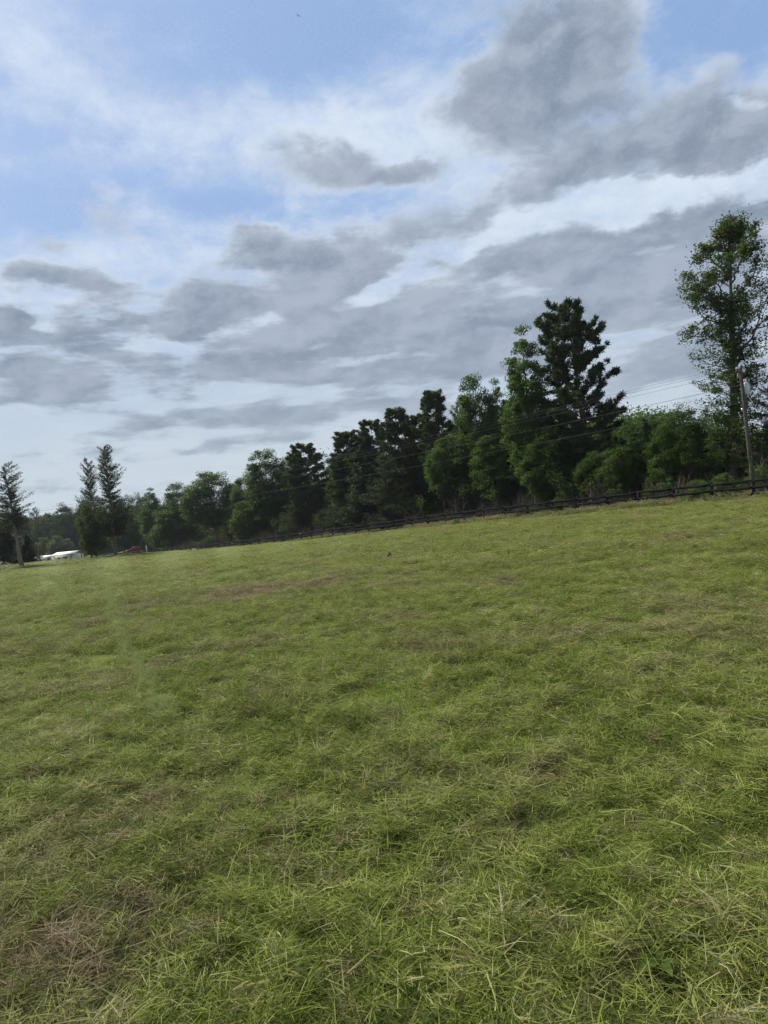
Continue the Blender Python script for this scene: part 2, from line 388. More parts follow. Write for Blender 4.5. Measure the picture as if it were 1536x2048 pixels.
def grassmat(name, stops, drystops, trans=.3):
    m, gg, o = new_mat(name)
    geo = gg.node('ShaderNodeNewGeometry'); P = geo.outputs['Position']
    tone = gg.node('ShaderNodeAttribute', attribute_name='tone').outputs['Fac']
    dry = gg.node('ShaderNodeAttribute', attribute_name='dry', attribute_type='INSTANCER').outputs['Fac']
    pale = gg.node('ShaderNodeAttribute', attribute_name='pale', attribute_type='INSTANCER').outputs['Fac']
    n = gg.noise(P, .55, 4, .6); n2 = gg.noise(P, 2.6, 3, .6)
    f = gg.m('ADD', tone, gg.m('ADD', gg.m('MULTIPLY', gg.m('SUBTRACT', n, .5), .75), gg.m('MULTIPLY', gg.m('SUBTRACT', n2, .5), .7)))
    c = gg.ramp(f, stops)
    n3 = gg.noise(P, 5.5, 4, .6)
    dry = gg.m('ADD', dry, gg.m('ADD', gg.ss(n3, .52, .70, 0, .75), gg.m('MULTIPLY', gg.m('SUBTRACT', n3, .5), gg.m('MULTIPLY', dry, 1.6))), clamp=True)
    c = gg.mix(dry, c, gg.ramp(tone, drystops))
    c = gg.mix(gg.m('MULTIPLY', pale, .68), c, (.35, .40, .16))  # sheen of leaning blades in bands and tracks, mixed in as paler colour
    p = principled(gg, c, .7, .07)
    t = gg.node('ShaderNodeBsdfTranslucent'); gg.put(t.inputs[0], c)
    mx = gg.node('ShaderNodeMixShader'); mx.inputs[0].default_value = trans
    gg.l.new(p, mx.inputs[1]); gg.l.new(t.outputs[0], mx.inputs[2]); gg.l.new(mx.outputs[0], o.inputs[0]); return m
DRY = [(0, (.075, .055, .032)), (.5, (.19, .145, .080)), (1, (.36, .29, .17))]
M_CLIP = grassmat('grass_clippings', [(0, (.055, .074, .014)), (.35, (.125, .158, .024)), (.65, (.205, .240, .046)), (.86, (.275, .285, .085)), (1, (.38, .35, .18))], DRY)
M_LIVE = grassmat('live_grass', [(0, (.055, .100, .011)), (.5, (.135, .220, .024)), (1, (.27, .32, .05))], DRY, .4)
M_WEED = grassmat('tall_weeds', [(0, (.07, .10, .022)), (.5, (.16, .20, .05)), (1, (.34, .29, .15))], DRY, .45)

# ------------------------------------------------------------------ field colour fields
def ground_patch(u, v, ru, rv):
    c = ground_at(u, v); e = ground_at(u+ru, v); a = ground_at(u, v-rv); b = ground_at(u, v+rv)
    return c[0], c[1], abs(e[0]-c[0])+.02, max(abs(a[1]-b[1])/2, .05)
PATCH = [(500, 1188, 85, 16, .85), (640, 1170, 75, 10, .75), (790, 1168, 70, 7, .5), (205, 1244, 40, 9, .6), (60, 1985, 200, 85, .95), (280, 1900, 170, 60, .75), (20, 1870, 90, 40, .6),
         (820, 1590, 90, 45, .6), (270, 1350, 100, 22, .45), (520, 1285, 70, 15, .5), (1490, 1300, 60, 12, .8), (1420, 1280, 40, 10, .6), (1290, 1850, 90, 45, .65), (1330, 1640, 60, 25, .5), (700, 1150, 40, 6, .4),
         (740, 1448, 45, 12, .75), (1060, 1560, 60, 22, .45), (560, 1640, 70, 35, .45), (1180, 1260, 90, 10, .35), (1440, 1098, 40, 3, .6), (960, 1128, 60, 4, .4), (820, 1285, 22, 8, .6), (380, 1800, 80, 40, .5), (980, 1740, 60, 40, .45), (1330, 1345, 60, 12, .5), (160, 1740, 80, 30, .5)]
_pt = [(*ground_patch(*q[:4]), q[4]) for q in PATCH]
def dryness(x, y):
    t = np.zeros(np.shape(x))
    wx = x + (fbm(x*2.2, y*2.2, 21, 3)-.5)*.9; wy = y + (fbm(x*2.2, y*2.2, 31, 3)-.5)*.9
    for (cx, cy, rx, ry, a) in _pt:
        k = min(1.0, rx*1.6)
        px = x+(wx-x)*k; py = y+(wy-y)*k
        t = np.maximum(t, a*np.clip(1.25-((px-cx)/rx)**2-((py-cy)/ry)**2, 0, 1))
    t = np.maximum(t, np.clip((fbm(x*.5, y*.5, 41, 4)-.62)*5, 0, .4))
    t = np.maximum(t, np.clip((fbm(x*1.9, y*1.9, 43, 3)-.66)*6, 0, .7))
    return np.clip(t, 0, 1)
TRACKS = [[(335, 1455), (300, 1390), (255, 1310), (235, 1255), (224, 1205), (212, 1175), (186, 1156), (150, 1149)],
          [(128, 1222), (130, 1190), (120, 1168), (95, 1158), (60, 1156)], [(50, 1195), (70, 1172), (62, 1160), (35, 1156)],
          [(320, 1180), (300, 1160), (260, 1150), (215, 1146)]]
_tr = [np.array([ground_at(u, v)[:2] for u, v in t]) for t in TRACKS]
_tw = [.10, .22, .24, .24]
def mow_sheen(x, y):
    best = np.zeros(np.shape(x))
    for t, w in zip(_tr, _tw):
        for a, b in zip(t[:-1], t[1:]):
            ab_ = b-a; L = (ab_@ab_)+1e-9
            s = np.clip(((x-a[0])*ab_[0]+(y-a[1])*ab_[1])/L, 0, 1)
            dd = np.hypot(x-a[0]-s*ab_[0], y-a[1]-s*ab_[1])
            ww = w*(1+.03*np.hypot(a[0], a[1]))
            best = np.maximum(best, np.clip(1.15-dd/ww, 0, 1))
    # faint sheen of mowing bands further out on the left, put into the colour
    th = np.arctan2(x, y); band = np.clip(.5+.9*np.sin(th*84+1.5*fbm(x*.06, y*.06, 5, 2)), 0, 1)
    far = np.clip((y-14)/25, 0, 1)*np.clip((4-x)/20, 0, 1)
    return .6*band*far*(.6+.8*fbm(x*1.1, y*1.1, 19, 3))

# ------------------------------------------------------------------ ground sheet
def axis(fine, step, far, grow):
    a = [0.0]; s = step
    while a[-1] < far:
        if a[-1] > fine: s *= grow
        a.append(a[-1]+s)
    return np.array(a)
ax = axis(6, .075, 2600, 1.045); xs = np.r_[-ax[:0:-1], ax]
ay = axis(9, .075, 2600, 1.028); an = axis(1, .3, 2000, 1.25); ys = np.r_[-an[:0:-1], ay]
GX, GY = np.meshgrid(xs, ys); gx, gy = GX.ravel(), GY.ravel()
near = (np.abs(gx) < 400) & (np.abs(gy) < 500)
gz = np.zeros_like(gx); gz[:] = height(np.clip(gx, -400, 400), np.clip(gy, -300, 500))
gz -= np.clip(np.hypot(gx, gy)-400, 0, 3000)*.001
nx, ny = len(xs), len(ys)
ii = (np.arange(ny-1)[:, None]*nx + np.arange(nx-1)[None]).ravel()
b = MB(); b.add(np.c_[gx, gy, gz], np.stack([ii, ii+1, ii+nx+1, ii+nx], -1))
me = b.mesh('field', groundmat(), True)
off = fence_off(gx, gy)
for nm, val in (('dry', dryness(gx, gy)), ('pale', mow_sheen(gx, gy)), ('wood', np.clip((off-2.5)/2, 0, 1)*np.clip((gx+75)/10, 0, 1))):
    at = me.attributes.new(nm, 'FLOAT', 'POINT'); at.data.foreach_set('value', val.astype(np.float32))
tag(link('field', me), kind='structure')

# ------------------------------------------------------------------ scattered stuff (geometry nodes on a carrier mesh)
def carrier(name, protos, pts, rot, scl, idx, mat, label, cat, extra=None):
    """protos: list of MB; one object whose node tree puts a prototype on every point"""
    V = []; F = []; T = []; pid = []; n = 0
    for i, p in enumerate(protos):
        pv = np.concatenate(p.v); V.append(pv); F += [q+n for q in p.f]; T += p.tone; n += len(pv); pid.append(np.full(len(pv), i+1))
    V.append(np.asarray(pts, float)); N = len(pts); pid.append(np.zeros(N, int))
    mb = MB(); mb.v = V; mb.f = F; mb.tone = T
    me = mb.mesh(name, mat)
    nv = len(me.vertices)
    def put(nm, ty, val, key='value'):
        at = me.attributes.new(nm, ty, 'POINT'); full = np.zeros((nv,)+np.shape(val)[1:], val.dtype); full[nv-N:] = val
        at.data.foreach_set(key, full.ravel())
    a = me.attributes.new('pid', 'INT', 'POINT'); a.data.foreach_set('value', np.concatenate(pid).astype(np.int32))
    put('rot', 'FLOAT_VECTOR', np.asarray(rot, np.float32), 'vector'); put('scl', 'FLOAT_VECTOR', np.asarray(scl, np.float32), 'vector'); put('idx', 'INT', np.asarray(idx, np.int32))
    for k, v in (extra or {}).items(): put(k, 'FLOAT', np.asarray(v, np.float32))
    nt = bpy.data.node_groups.new(name+'_scatter', 'GeometryNodeTree')
    nt.interface.new_socket('Geometry', in_out='INPUT', socket_type='NodeSocketGeometry'); nt.interface.new_socket('Geometry', in_out='OUTPUT', socket_type='NodeSocketGeometry')
    gi = nt.nodes.new('NodeGroupInput'); go = nt.nodes.new('NodeGroupOutput'); L = nt.links
    def attr(nm, ty):
        q = nt.nodes.new('GeometryNodeInputNamedAttribute'); q.data_type = ty; q.inputs[0].default_value = nm; return q.outputs[0]
    P = attr('pid', 'INT')
    def sep(i):
        c = nt.nodes.new('FunctionNodeCompare'); c.data_type = 'INT'; c.operation = 'EQUAL'
        ins = [s for s in c.inputs if s.enabled]; L.new(P, ins[0]); ins[1].default_value = i
        q = nt.nodes.new('GeometryNodeSeparateGeometry'); q.domain = 'POINT'; L.new(gi.outputs[0], q.inputs[0]); L.new(c.outputs[0], q.inputs[1]); return q.outputs[0]
    g2i = nt.nodes.new('GeometryNodeGeometryToInstance')
    for i in range(len(protos)): L.new(sep(i+1), g2i.inputs[0])
    iop = nt.nodes.new('GeometryNodeInstanceOnPoints'); L.new(sep(0), iop.inputs['Points']); L.new(g2i.outputs[0], iop.inputs['Instance'])
    iop.inputs['Pick Instance'].default_value = True
    L.new(attr('idx', 'INT'), iop.inputs['Instance Index'])
    e2r = nt.nodes.new('FunctionNodeEulerToRotation'); L.new(attr('rot', 'FLOAT_VECTOR'), e2r.inputs[0]); L.new(e2r.outputs[0], iop.inputs['Rotation'])
    L.new(attr('scl', 'FLOAT_VECTOR'), iop.inputs['Scale']); L.new(iop.outputs[0], go.inputs[0])
    o = link(name, me); md = o.modifiers.new('scatter', 'NODES'); md.node_group = nt
    return tag(o, label, cat, kind='stuff')

def blades(mb, n, half, length, width, lean, zbase, tone, rg, round_=False):
    """curved grass blades: lean 0 = upright, 1 = lying"""
    if round_:
        a = rg.uniform(0, 6.283, n); q = half*np.sqrt(rg.uniform(0, 1, n)); x, y = q*np.cos(a), q*np.sin(a)
    else: x, y = rg.uniform(-half, half, n), rg.uniform(-half, half, n)
    sd_ = rg.uniform(0, 60, 2); cl = fbm((x+sd_[0])*8, (y+sd_[1])*8, 5, 2); cl = np.clip((cl-.5)*1.7+.5, 0, 1)
    L = length*rg.lognormal(-.25, .33, n)*(.6+.75*cl); w = width*rg.uniform(.6, 1.4, n)
    az = rg.uniform(0, 6.283, n); ln = np.clip(lean+rg.normal(0, .13, n), .02, 1.06)*np.pi/2
    dh = np.stack([np.cos(az), np.sin(az)], 1); side = np.stack([-dh[:, 1], dh[:, 0], np.zeros(n)], 1)
    z0 = rg.uniform(zbase[0], zbase[1], n)*(.35+1.3*cl)
    p0 = np.stack([x, y, z0], 1); c1 = ln*.75; c2 = np.minimum(ln*1.3+.1, 1.85)
    if lean > .7: c1 = ln*rg.uniform(.9, 1.08, n); c2 = ln*rg.uniform(.95, 1.15, n)
    d1 = np.c_[dh*np.sin(c1)[:, None], np.cos(c1)]; d2 = np.c_[dh*np.sin(c2)[:, None], np.cos(c2)]
    if lean > .7: side = side*np.cos(.7)+np.array([0, 0, 1])*rg.normal(0, .5, n)[:, None]
    p1 = p0+d1*(L*.5)[:, None]; p2 = p1+d2*(L*.5)[:, None]; W = (w*.5)[:, None]
    V = np.stack([p0-side*W, p0+side*W, p1+side*W*.85, p1-side*W*.85, p2], 1).reshape(-1, 3)
    k = np.arange(n)*5
    t = tone(n) if callable(tone) else np.full(n, tone)
    t = np.clip(np.where(t > .75, t, np.minimum(t+(cl-.55)*.8, .84)), 0, 1)                                # clumps of lighter and darker blades
    mb.add(V, np.stack([k, k+1, k+2, k+3], 1), t); 
    mb.f.append(np.stack([k+3, k+2, k+4], 1)+mb.n-len(V)); mb.tone.append(t)
    return mb

rg = np.random.default_rng(11)
clip_p = []; live_p = []
MATR = .40                                                           # radius of one mat of grass
for i in range(9):                                                   # mats of cut grass lying on stubble
    m = MB()
    blades(m, 1150, MATR, .078, .0033, .93, (.002, .040), lambda n: np.where(rg.uniform(0, 1, n) < .12, rg.uniform(.75, 1, n), rg.beta(1.5, 1.9, n)*.85), rg, True)
    blades(m, 560, MATR, .045, .0034, .5, (-.01, .0), lambda n: rg.beta(2, 3, n), rg, True)
    blades(m, 12, MATR, .14, .0036, .9, (.02, .05), lambda n: rg.uniform(.75, 1, n), rg, True)
    for _ in range(5):                                               # small heaps the mower left
        h = MB(); blades(h, 70, .07, .10, .0034, .85, (.03, .075), lambda n: rg.beta(2, 3, n), rg, True)
        a_, q_ = rg.uniform(0, 6.28), rg.uniform(0, .3); sh = np.array([q_*math.cos(a_), q_*math.sin(a_), 0])
        m.add(np.concatenate(h.v)+sh, h.f[0], h.tone[0]); m.f.append(h.f[1]+m.n-len(h.v[0])); m.tone.append(h.tone[1])
    clip_p.append(m)
for i in range(6):                                                   # upright living tufts
    m = MB()
    for _ in range(6):
        h = MB(); blades(h, 40, .07, .060, .0034, .38, (-.01, 0), lambda n: rg.beta(2.2, 2, n), rg, True)
        a_, q_ = rg.uniform(0, 6.28), rg.uniform(0, .26); sh = np.array([q_*math.cos(a_), q_*math.sin(a_), 0])
        m.add(np.concatenate(h.v)+sh, h.f[0], h.tone[0]); m.f.append(h.f[1]+m.n-len(h.v[0])); m.tone.append(h.tone[1])
    blades(m, 22, .3, .11, .0062, .35, (-.01, 0), lambda n: rg.beta(2, 2, n), rg, True)
    blades(m, 150, .3, .06, .0034, .55, (-.01, 0), lambda n: rg.beta(2, 2, n), rg, True)
    live_p.append(m)

def field_points(y0, y1, dens, seed, margin=1.3):
    """jittered grid, so mats overlap evenly"""
    q = np.random.default_rng(seed); st = 1/math.sqrt(dens)
    hw = lambda y: .66*y+margin
    X, Y = np.meshgrid(np.arange(-hw(y1), hw(y1), st), np.arange(y0, y1, st))
    x = (X+q.uniform(-.5, .5, X.shape)*st).ravel(); y = (Y+q.uniform(-.5, .5, X.shape)*st).ravel()
    keep = (np.abs(x) < hw(y)) & (fence_off(x, y) < -1.2)
    return x[keep], y[keep], q
def lay(name, protos, zones, mat, label, cat, chance, hs):
    X = []; Y = []; S = []
    for (y0, y1, dens, s, sz, seed) in zones:
        x, y, q = field_points(y0, y1, dens, seed)
        k = q.uniform(0, 1, len(x)) < chance(x, y); x, y = x[k], y[k]
        X.append(x); Y.append(y); r = q.uniform(.85, 1.2, len(x)); S.append(np.c_[r*s, r*s, r*sz*q.uniform(.75, 1.25, len(x))*hs(x, y)])
    X = np.concatenate(X); Y = np.concatenate(Y); S = np.concatenate(S); n = len(X)
    e = .15; sx = (height(X+e, Y)-height(X-e, Y))/(2*e); sy = (height(X, Y+e)-height(X, Y-e))/(2*e)
    yaw = rg.uniform(0, 6.283, n); rot = np.empty((n, 3))
    for i in range(n):
        qn = Vector((-sx[i], -sy[i], 1)).to_track_quat('Z', 'Y'); rot[i] = (qn.to_matrix() @ Matrix.Rotation(yaw[i], 3, 'Z')).to_euler()
    dr = np.clip(dryness(X, Y)*rg.uniform(.6, 1.25, n), 0, 1)
    print(name, n)
    return carrier(name, protos, np.c_[X, Y, height(X, Y)-.004], rot, S, rg.integers(0, len(protos), n), mat, label, cat, dict(dry=dr, pale=mow_sheen(X, Y)))
lump = lambda x, y: .5+1.1*fbm(x*.9, y*.9, 77, 3)
lay('cut_grass', clip_p, [(1.3, 8, 7.5, 1, 1, 1), (8, 20, 5, 1.15, 1.1, 2), (20, 45, 1.7, 2.0, 1.5, 3), (45, 130, .55, 3.6, 2.0, 4)], M_CLIP,
    'pale green and straw clippings lying over the mown field', 'cut grass', lambda x, y: np.clip((fbm(x*1.3, y*1.3, 191, 3)-.27)*9, .25, 1), lump)
lay('short_grass', live_p, [(1.3, 8, 9, 1, 1, 5), (8, 20, 6, 1.2, 1.05, 6), (20, 45, 2, 2.1, 1.3, 7), (45, 130, .55, 3.8, 1.8, 8)], M_LIVE,
    'short bright green grass growing up through the cut field', 'grass', lambda x, y: np.clip((fbm(x*.8, y*.8, 91, 4)-.38)*5, .05, 1)*(1-.75*dryness(x, y)), lambda x, y: .8+.5*fbm(x*.8, y*.8, 55, 3))

# flattened grass where the mower's wheels ran, its sheen painted as paler colour
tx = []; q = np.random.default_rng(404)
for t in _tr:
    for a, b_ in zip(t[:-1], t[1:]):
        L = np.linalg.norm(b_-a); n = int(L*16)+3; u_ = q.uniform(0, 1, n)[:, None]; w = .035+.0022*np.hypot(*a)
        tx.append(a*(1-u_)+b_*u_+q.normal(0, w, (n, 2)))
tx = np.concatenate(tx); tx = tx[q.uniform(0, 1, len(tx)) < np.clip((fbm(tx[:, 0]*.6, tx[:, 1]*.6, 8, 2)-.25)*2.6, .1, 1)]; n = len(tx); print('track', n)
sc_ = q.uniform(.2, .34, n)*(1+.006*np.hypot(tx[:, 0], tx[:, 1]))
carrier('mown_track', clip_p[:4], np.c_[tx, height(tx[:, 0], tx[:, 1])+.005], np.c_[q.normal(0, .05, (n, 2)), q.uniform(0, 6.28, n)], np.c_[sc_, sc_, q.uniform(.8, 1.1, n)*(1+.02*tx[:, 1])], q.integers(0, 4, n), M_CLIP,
        'flattened grass in thin curving mower tracks on the left, sheen painted pale', 'grass', dict(dry=np.zeros(n), pale=q.uniform(.5, 1.1, n)))

# ------------------------------------------------------------------ fence
def make_fence():
    K0, K1 = -5, 86
    p = fence_xy(K0); root = empty('board_fence', (p[0], p[1], fence_base(K0)))
    tag(root, 'long black three board fence running along the foot of the wood', 'fence')
    q = np.random.default_rng(5)
    postm = MB().box((-.095, -.07, -.4), (.095, .07, 1.46))
    V = postm.v[0]; V[4:, :2] *= .97
    pm = [postm.mesh('post', M_FENCE)]
    rails = []
    for i in range(4):                                              # boards with a little sag and wobble
        m = MB(); n = 5; xs_ = np.linspace(-1.49, 1.49, n); z = q.normal(0, .008, n)-np.array([0, .012, .018, .012, 0]); h = .092
        V = np.concatenate([np.c_[xs_, np.full(n, y), z+s_] for y, s_ in ((-.013, -h), (.013, -h), (.013, h), (-.013, h))])
        F = []
        for a in range(4):
            b_ = (a+1) % 4
            for j in range(n-1): F.append((a*n+j, a*n+j+1, b_*n+j+1, b_*n+j))
        F += [(0, n, 2*n, 3*n), (n-1, 4*n-1, 3*n-1, 2*n-1)]
        m.add(V, np.array(F)); rails.append(m.mesh('rail', M_FENCE))
    az = math.atan2(FDIR[1], FDIR[0])
    inv = np.array(root.location)
    for k in range(K0, K1):
        p = fence_xy(k); z = fence_base(k)+q.normal(0, .015)
        o = link('post', pm[0], root); o.location = Vector((p[0], p[1], z))-root.location; o.rotation_euler = (q.normal(0, .015), q.normal(0, .015), az+q.normal(0, .05)); o.scale = (1, 1, q.uniform(.97, 1.03))
        if k == K1-1: break
        a = fence_xy(k, -.085); b_ = fence_xy(k+1, -.085); za, zb = fence_base(k), fence_base(k+1)
        for j, hgt in enumerate((1.26, .82, .38)):
            r = link('rail', rails[q.integers(0, 4)], root); da, db = q.normal(0, .02, 2)
            c = Vector(((a[0]+b_[0])/2, (a[1]+b_[1])/2, (za+zb)/2+hgt+(da+db)/2)); r.location = c-root.location
            r.rotation_euler = (0, -math.atan2(zb-za+db-da, 3.0), az)
            r.scale = (1.0, 1, q.uniform(.92, 1.06))
make_fence()

# ------------------------------------------------------------------ tall weeds along the fence
def weed_protos(q):
    out = []
    for i in range(6):
        m = MB(); hgt = q.uniform(.4, .75)
        blades(m, 110, .35, hgt*.8, .012, .22, (-.02, 0), lambda n: q.beta(2, 2, n), q, True)
        for _ in range(14):                                         # stems with leaves or seed heads
            x, y = q.uniform(-.3, .3, 2); L = hgt*q.uniform(.8, 1.35); ln = q.normal(0, .12, 2)
            P = np.array([(x+ln[0]*t*t, y+ln[1]*t*t, L*t) for t in np.linspace(0, 1, 4)])
            m.tube(P, [.006, .005, .004, .003], 3, .55, False)
            if q.uniform() < .5: m.leaves(P[-1]+q.normal(0, 1, (12, 3))*[.02, .02, .06], .05, .97, 0, .5, q)
            else:
                c = np.array([P[-1]*t+P[0]*(1-t) for t in q.uniform(.3, 1, 14)])
                m.leaves(c+q.normal(0, .06, (14, 3)), .09, q.uniform(.2, .7, 14), .4, .55, q)
        out.append(m)
    return out
q = np.random.default_rng(23)
n = 9000; k = -5+67*q.uniform(0, 1, n)**1.7
o_ = np.where(q.uniform(0, 1, n) < .62, q.normal(-.35, .5, n), q.uniform(.2, 2.6, n)); o_ = np.clip(o_, -1.6, 3)
n = len(k); wx = FX0+FDIR[0]*3*k+FN[0]*o_; wy = FY0+FDIR[1]*3*k+FN[1]*o_
den = fbm(k*.55, o_*.3, 61, 3); keep = q.uniform(0, 1, n) < np.clip((den-.3)*3.2, .12, 1)
wx, wy, den, o_ = wx[keep], wy[keep], den[keep], o_[keep]; n = len(wx)
kk = k[keep]; s_ = (.35+.8*den)*q.uniform(.6, 1.25, n)*np.where(o_ < 0, np.interp(kk, [0, 8, 14, 24], [1.05, .85, .6, .34]), .9)
carrier('tall_grass', weed_protos(q), np.c_[wx, wy, height(wx, wy)-.03], np.c_[q.normal(0, .06, n), q.normal(0, .06, n), q.uniform(0, 6.28, n)], np.c_[s_*1.2, s_*1.2, s_],
        q.integers(0, 6, n), M_WEED, 'unmown tall grass and weeds along the foot of the black fence', 'tall grass', dict(dry=np.clip(q.normal(-.02, .25, n), 0, .9), pale=np.zeros(n)))

# ------------------------------------------------------------------ tree builders (return (trunk mesh, crown mesh), real metres)
def limb(a, b_, q, n=6, sag=.12):
    t = np.linspace(0, 1, n)[:, None]; P = a*(1-t)+b_*t
    L = np.linalg.norm(b_-a); P[1:-1] += q.normal(0, .035*L, (n-2, 3))*[1, 1, .6]
    P += np.array([0, 0, 1])*(np.sin(t*np.pi)*-sag*L)*.5
    return P
def trunk_pts(h, q, wob=.02, n=10, lean=(0, 0)):
    t = np.linspace(0, 1, n); x = np.cumsum(q.normal(0, wob*h/n*1.6, n)); y = np.cumsum(q.normal(0, wob*h/n*1.6, n)); x -= x[0]; y -= y[0]
    return np.c_[x+lean[0]*t*h, y+lean[1]*t*h, h*t]
def on_trunk(T, z):
    return np.array([np.interp(z, T[:, 2], T[:, 0]), np.interp(z, T[:, 2], T[:, 1]), z])
def broadleaf(seed, h, prof, r0, nclump, nleaf, leaf, crad=.9, matL=None, matB=None, flat=.65, wob=.02, stems=1, shell=.45, up=.5, extra=()):
    """prof: (height fraction, crown radius) pairs"""
    q = np.random.default_rng(seed); tb = MB(); cb = MB()
    T = trunk_pts(h*.93, q, wob); rr = r0*np.clip(1-np.linspace(0, 1, len(T))**1.1*.93, .04, 1); rr[0] *= 1.35
    T0 = T.copy(); T0[0, 2] -= .3
    tb.tube(T0, rr, 9)
    for s in range(stems-1):
        a = q.uniform(0, 6.28); e = np.array([math.cos(a), math.sin(a), 0])*h*.18+[0, 0, h*q.uniform(.6, .85)]
        tb.tube(limb(np.array([math.cos(a)*r0, math.sin(a)*r0, -.2]), e, q, 8, -.1), np.linspace(r0*.7, r0*.1, 8), 7)
    pt = np.array([p[0] for p in prof]); pr = np.array([p[1] for p in prof])
    lob = q.uniform(0, 100, 2)
    tt = np.linspace(pt[0], pt[-1], 60); w = np.interp(tt, pt, pr)**1.6+.02; cdf = np.cumsum(w)/w.sum()
    C = []
    while len(C) < nclump:
        t = np.interp(q.uniform(), cdf, tt); a = q.uniform(0, 6.283)
        R = np.interp(t, pt, pr)*(.42+1.1*vnoise(lob[0]+np.cos(a)*1.6+3, lob[1]+np.sin(a)*1.6+t*5.5, seed))
        rad = R*(shell+(1-shell)*q.uniform()**.6)
        c = on_trunk(T, min(t*h, h*.92)); c = np.array([c[0]+rad*math.cos(a), c[1]+rad*math.sin(a), t*h-.10*rad])
        C.append(c)
    C = C+[np.array(e, float) for e in extra]
    C = np.array(C)
    for i, c in enumerate(C):
        if i % 2 == 0 or i >= nclump:
            rad = math.hypot(*(c[:2]-on_trunk(T, c[2])[:2])); z0 = max(h*.10, c[2]-rad*q.uniform(.5, 1.1)-.3)
            z0 = min(z0, h*.9); br = r0*.30*(1-z0/h)+.015
            tb.tube(limb(on_trunk(T, z0), c, q, 5), np.linspace(br, .012, 5), 5, cap=False)
    rc = crad*q.uniform(.6, 1.3, len(C))
    n = nleaf*len(C); ci = np.repeat(np.arange(len(C)), nleaf)
    dsp = q.normal(0, 1, (n, 3)); dsp /= np.linalg.norm(dsp, axis=1)[:, None]; dsp *= (q.uniform(0, 1, n)**.5)[:, None]
    Lc = C[ci]+dsp*rc[ci][:, None]*[1, 1, flat]
    tone = np.clip(.42+q.normal(0, .16, len(C))[ci]+q.normal(0, .15, n), 0, 1)
    cb.leaves(Lc, leaf*q.uniform(.65, 1.35, n), tone, up, .6, q)
    return tb.mesh('trunk', matB or M_BARK, True), cb.mesh('crown', matL or M_DEC)
def pine(seed, h, lo, R, r0, whorl=.55, needle=.30, matL=None, top=.25, dens=1.0):
    q = np.random.default_rng(seed); tb = MB(); cb = MB()
    T = trunk_pts(h, q, .018, 12); T0 = T.copy(); T0[0, 2] -= .3
    rr = r0*np.clip(1-np.linspace(0, 1, 12)*.95, .05, 1); rr[0] *= 1.25; tb.tube(T0, rr, 9)
    tips = []; dirs = []
    z = lo*h
    while z < h*.985:
        f = (z-lo*h)/(h-lo*h); env = R*(np.interp(f, [0, .12, .4, .72, .9, 1], [.6, .95, 1, .8, .5, top]))
        a0 = q.uniform(0, 6.283); nb_ = q.integers(4, 7)
        for b_ in range(nb_):
            a = a0+b_*6.283/nb_+q.normal(0, .3); L = env*q.uniform(.6, 1.12)*(1.25 if q.uniform() < .06 else 1); rise = q.uniform(.02, .35)+.5*f
            s0 = on_trunk(T, z+q.uniform(-.2, .2)*whorl); e = s0+np.array([math.cos(a)*L, math.sin(a)*L, L*rise])
            P = limb(s0, e, q, 6, .16); tb.tube(P, np.linspace(max(.02, r0*.22*(1-f*.6)), .012, 6), 5, cap=False)
            for sub in range(int(2+L*2.0*dens)):
                t = q.uniform(.35, 1); pc = P[0]*(1-t)+P[-1]*t; j = t*5; i0 = min(int(j), 4); pc = P[i0]*(1-(j-i0))+P[i0+1]*(j-i0)
                sd = np.array([math.cos(a+q.normal(0, .9)), math.sin(a+q.normal(0, .9)), q.uniform(.1, .7)]); sl = q.uniform(.15, .28)*L*(1.15-t)+.18
                e2 = pc+sd*sl
                if q.uniform() < .35: tb.tube(np.array([pc, e2]), [.016, .008], 4, cap=False)
                for u_ in np.linspace(.45, 1, 3): tips.append(pc*(1-u_)+e2*u_); dirs.append(sd)
        z += whorl*q.uniform(.6, 1.3)
    for zz in np.linspace(h*.93, h*1.0, 5): tips.append(on_trunk(T, min(zz, T[-1, 2]))); dirs.append(np.array([0, 0, 1.]))
    tips = np.array(tips); dirs = np.array(dirs); m = 24
    n = len(tips)*m; ti = np.repeat(np.arange(len(tips)), m)
    d = dirs[ti]*.55+q.normal(0, .75, (n, 3))+[0, 0, .25]; d /= np.linalg.norm(d, axis=1)[:, None]
    L = needle*q.uniform(.55, 1.2, n)[:, None]; sd = np.cross(d, q.normal(0, 1, (n, 3))); sd /= np.linalg.norm(sd, axis=1)[:, None]
    c = tips[ti]+q.normal(0, .05, (n, 3)); w = .030*needle/.3
    V = np.stack([c-sd*w*.35, c+d*L*.6+sd*w, c+d*L, c+d*L*.6-sd*w], 1).reshape(-1, 3)
    tone = np.clip(.42+q.normal(0, .14, len(tips))[ti]+q.normal(0, .12, n), 0, 1)
    cb.add(V, np.arange(4*n).reshape(n, 4), tone)
    return tb.mesh('trunk', M_BARKR, True), cb.mesh('crown', matL or M_PINE)
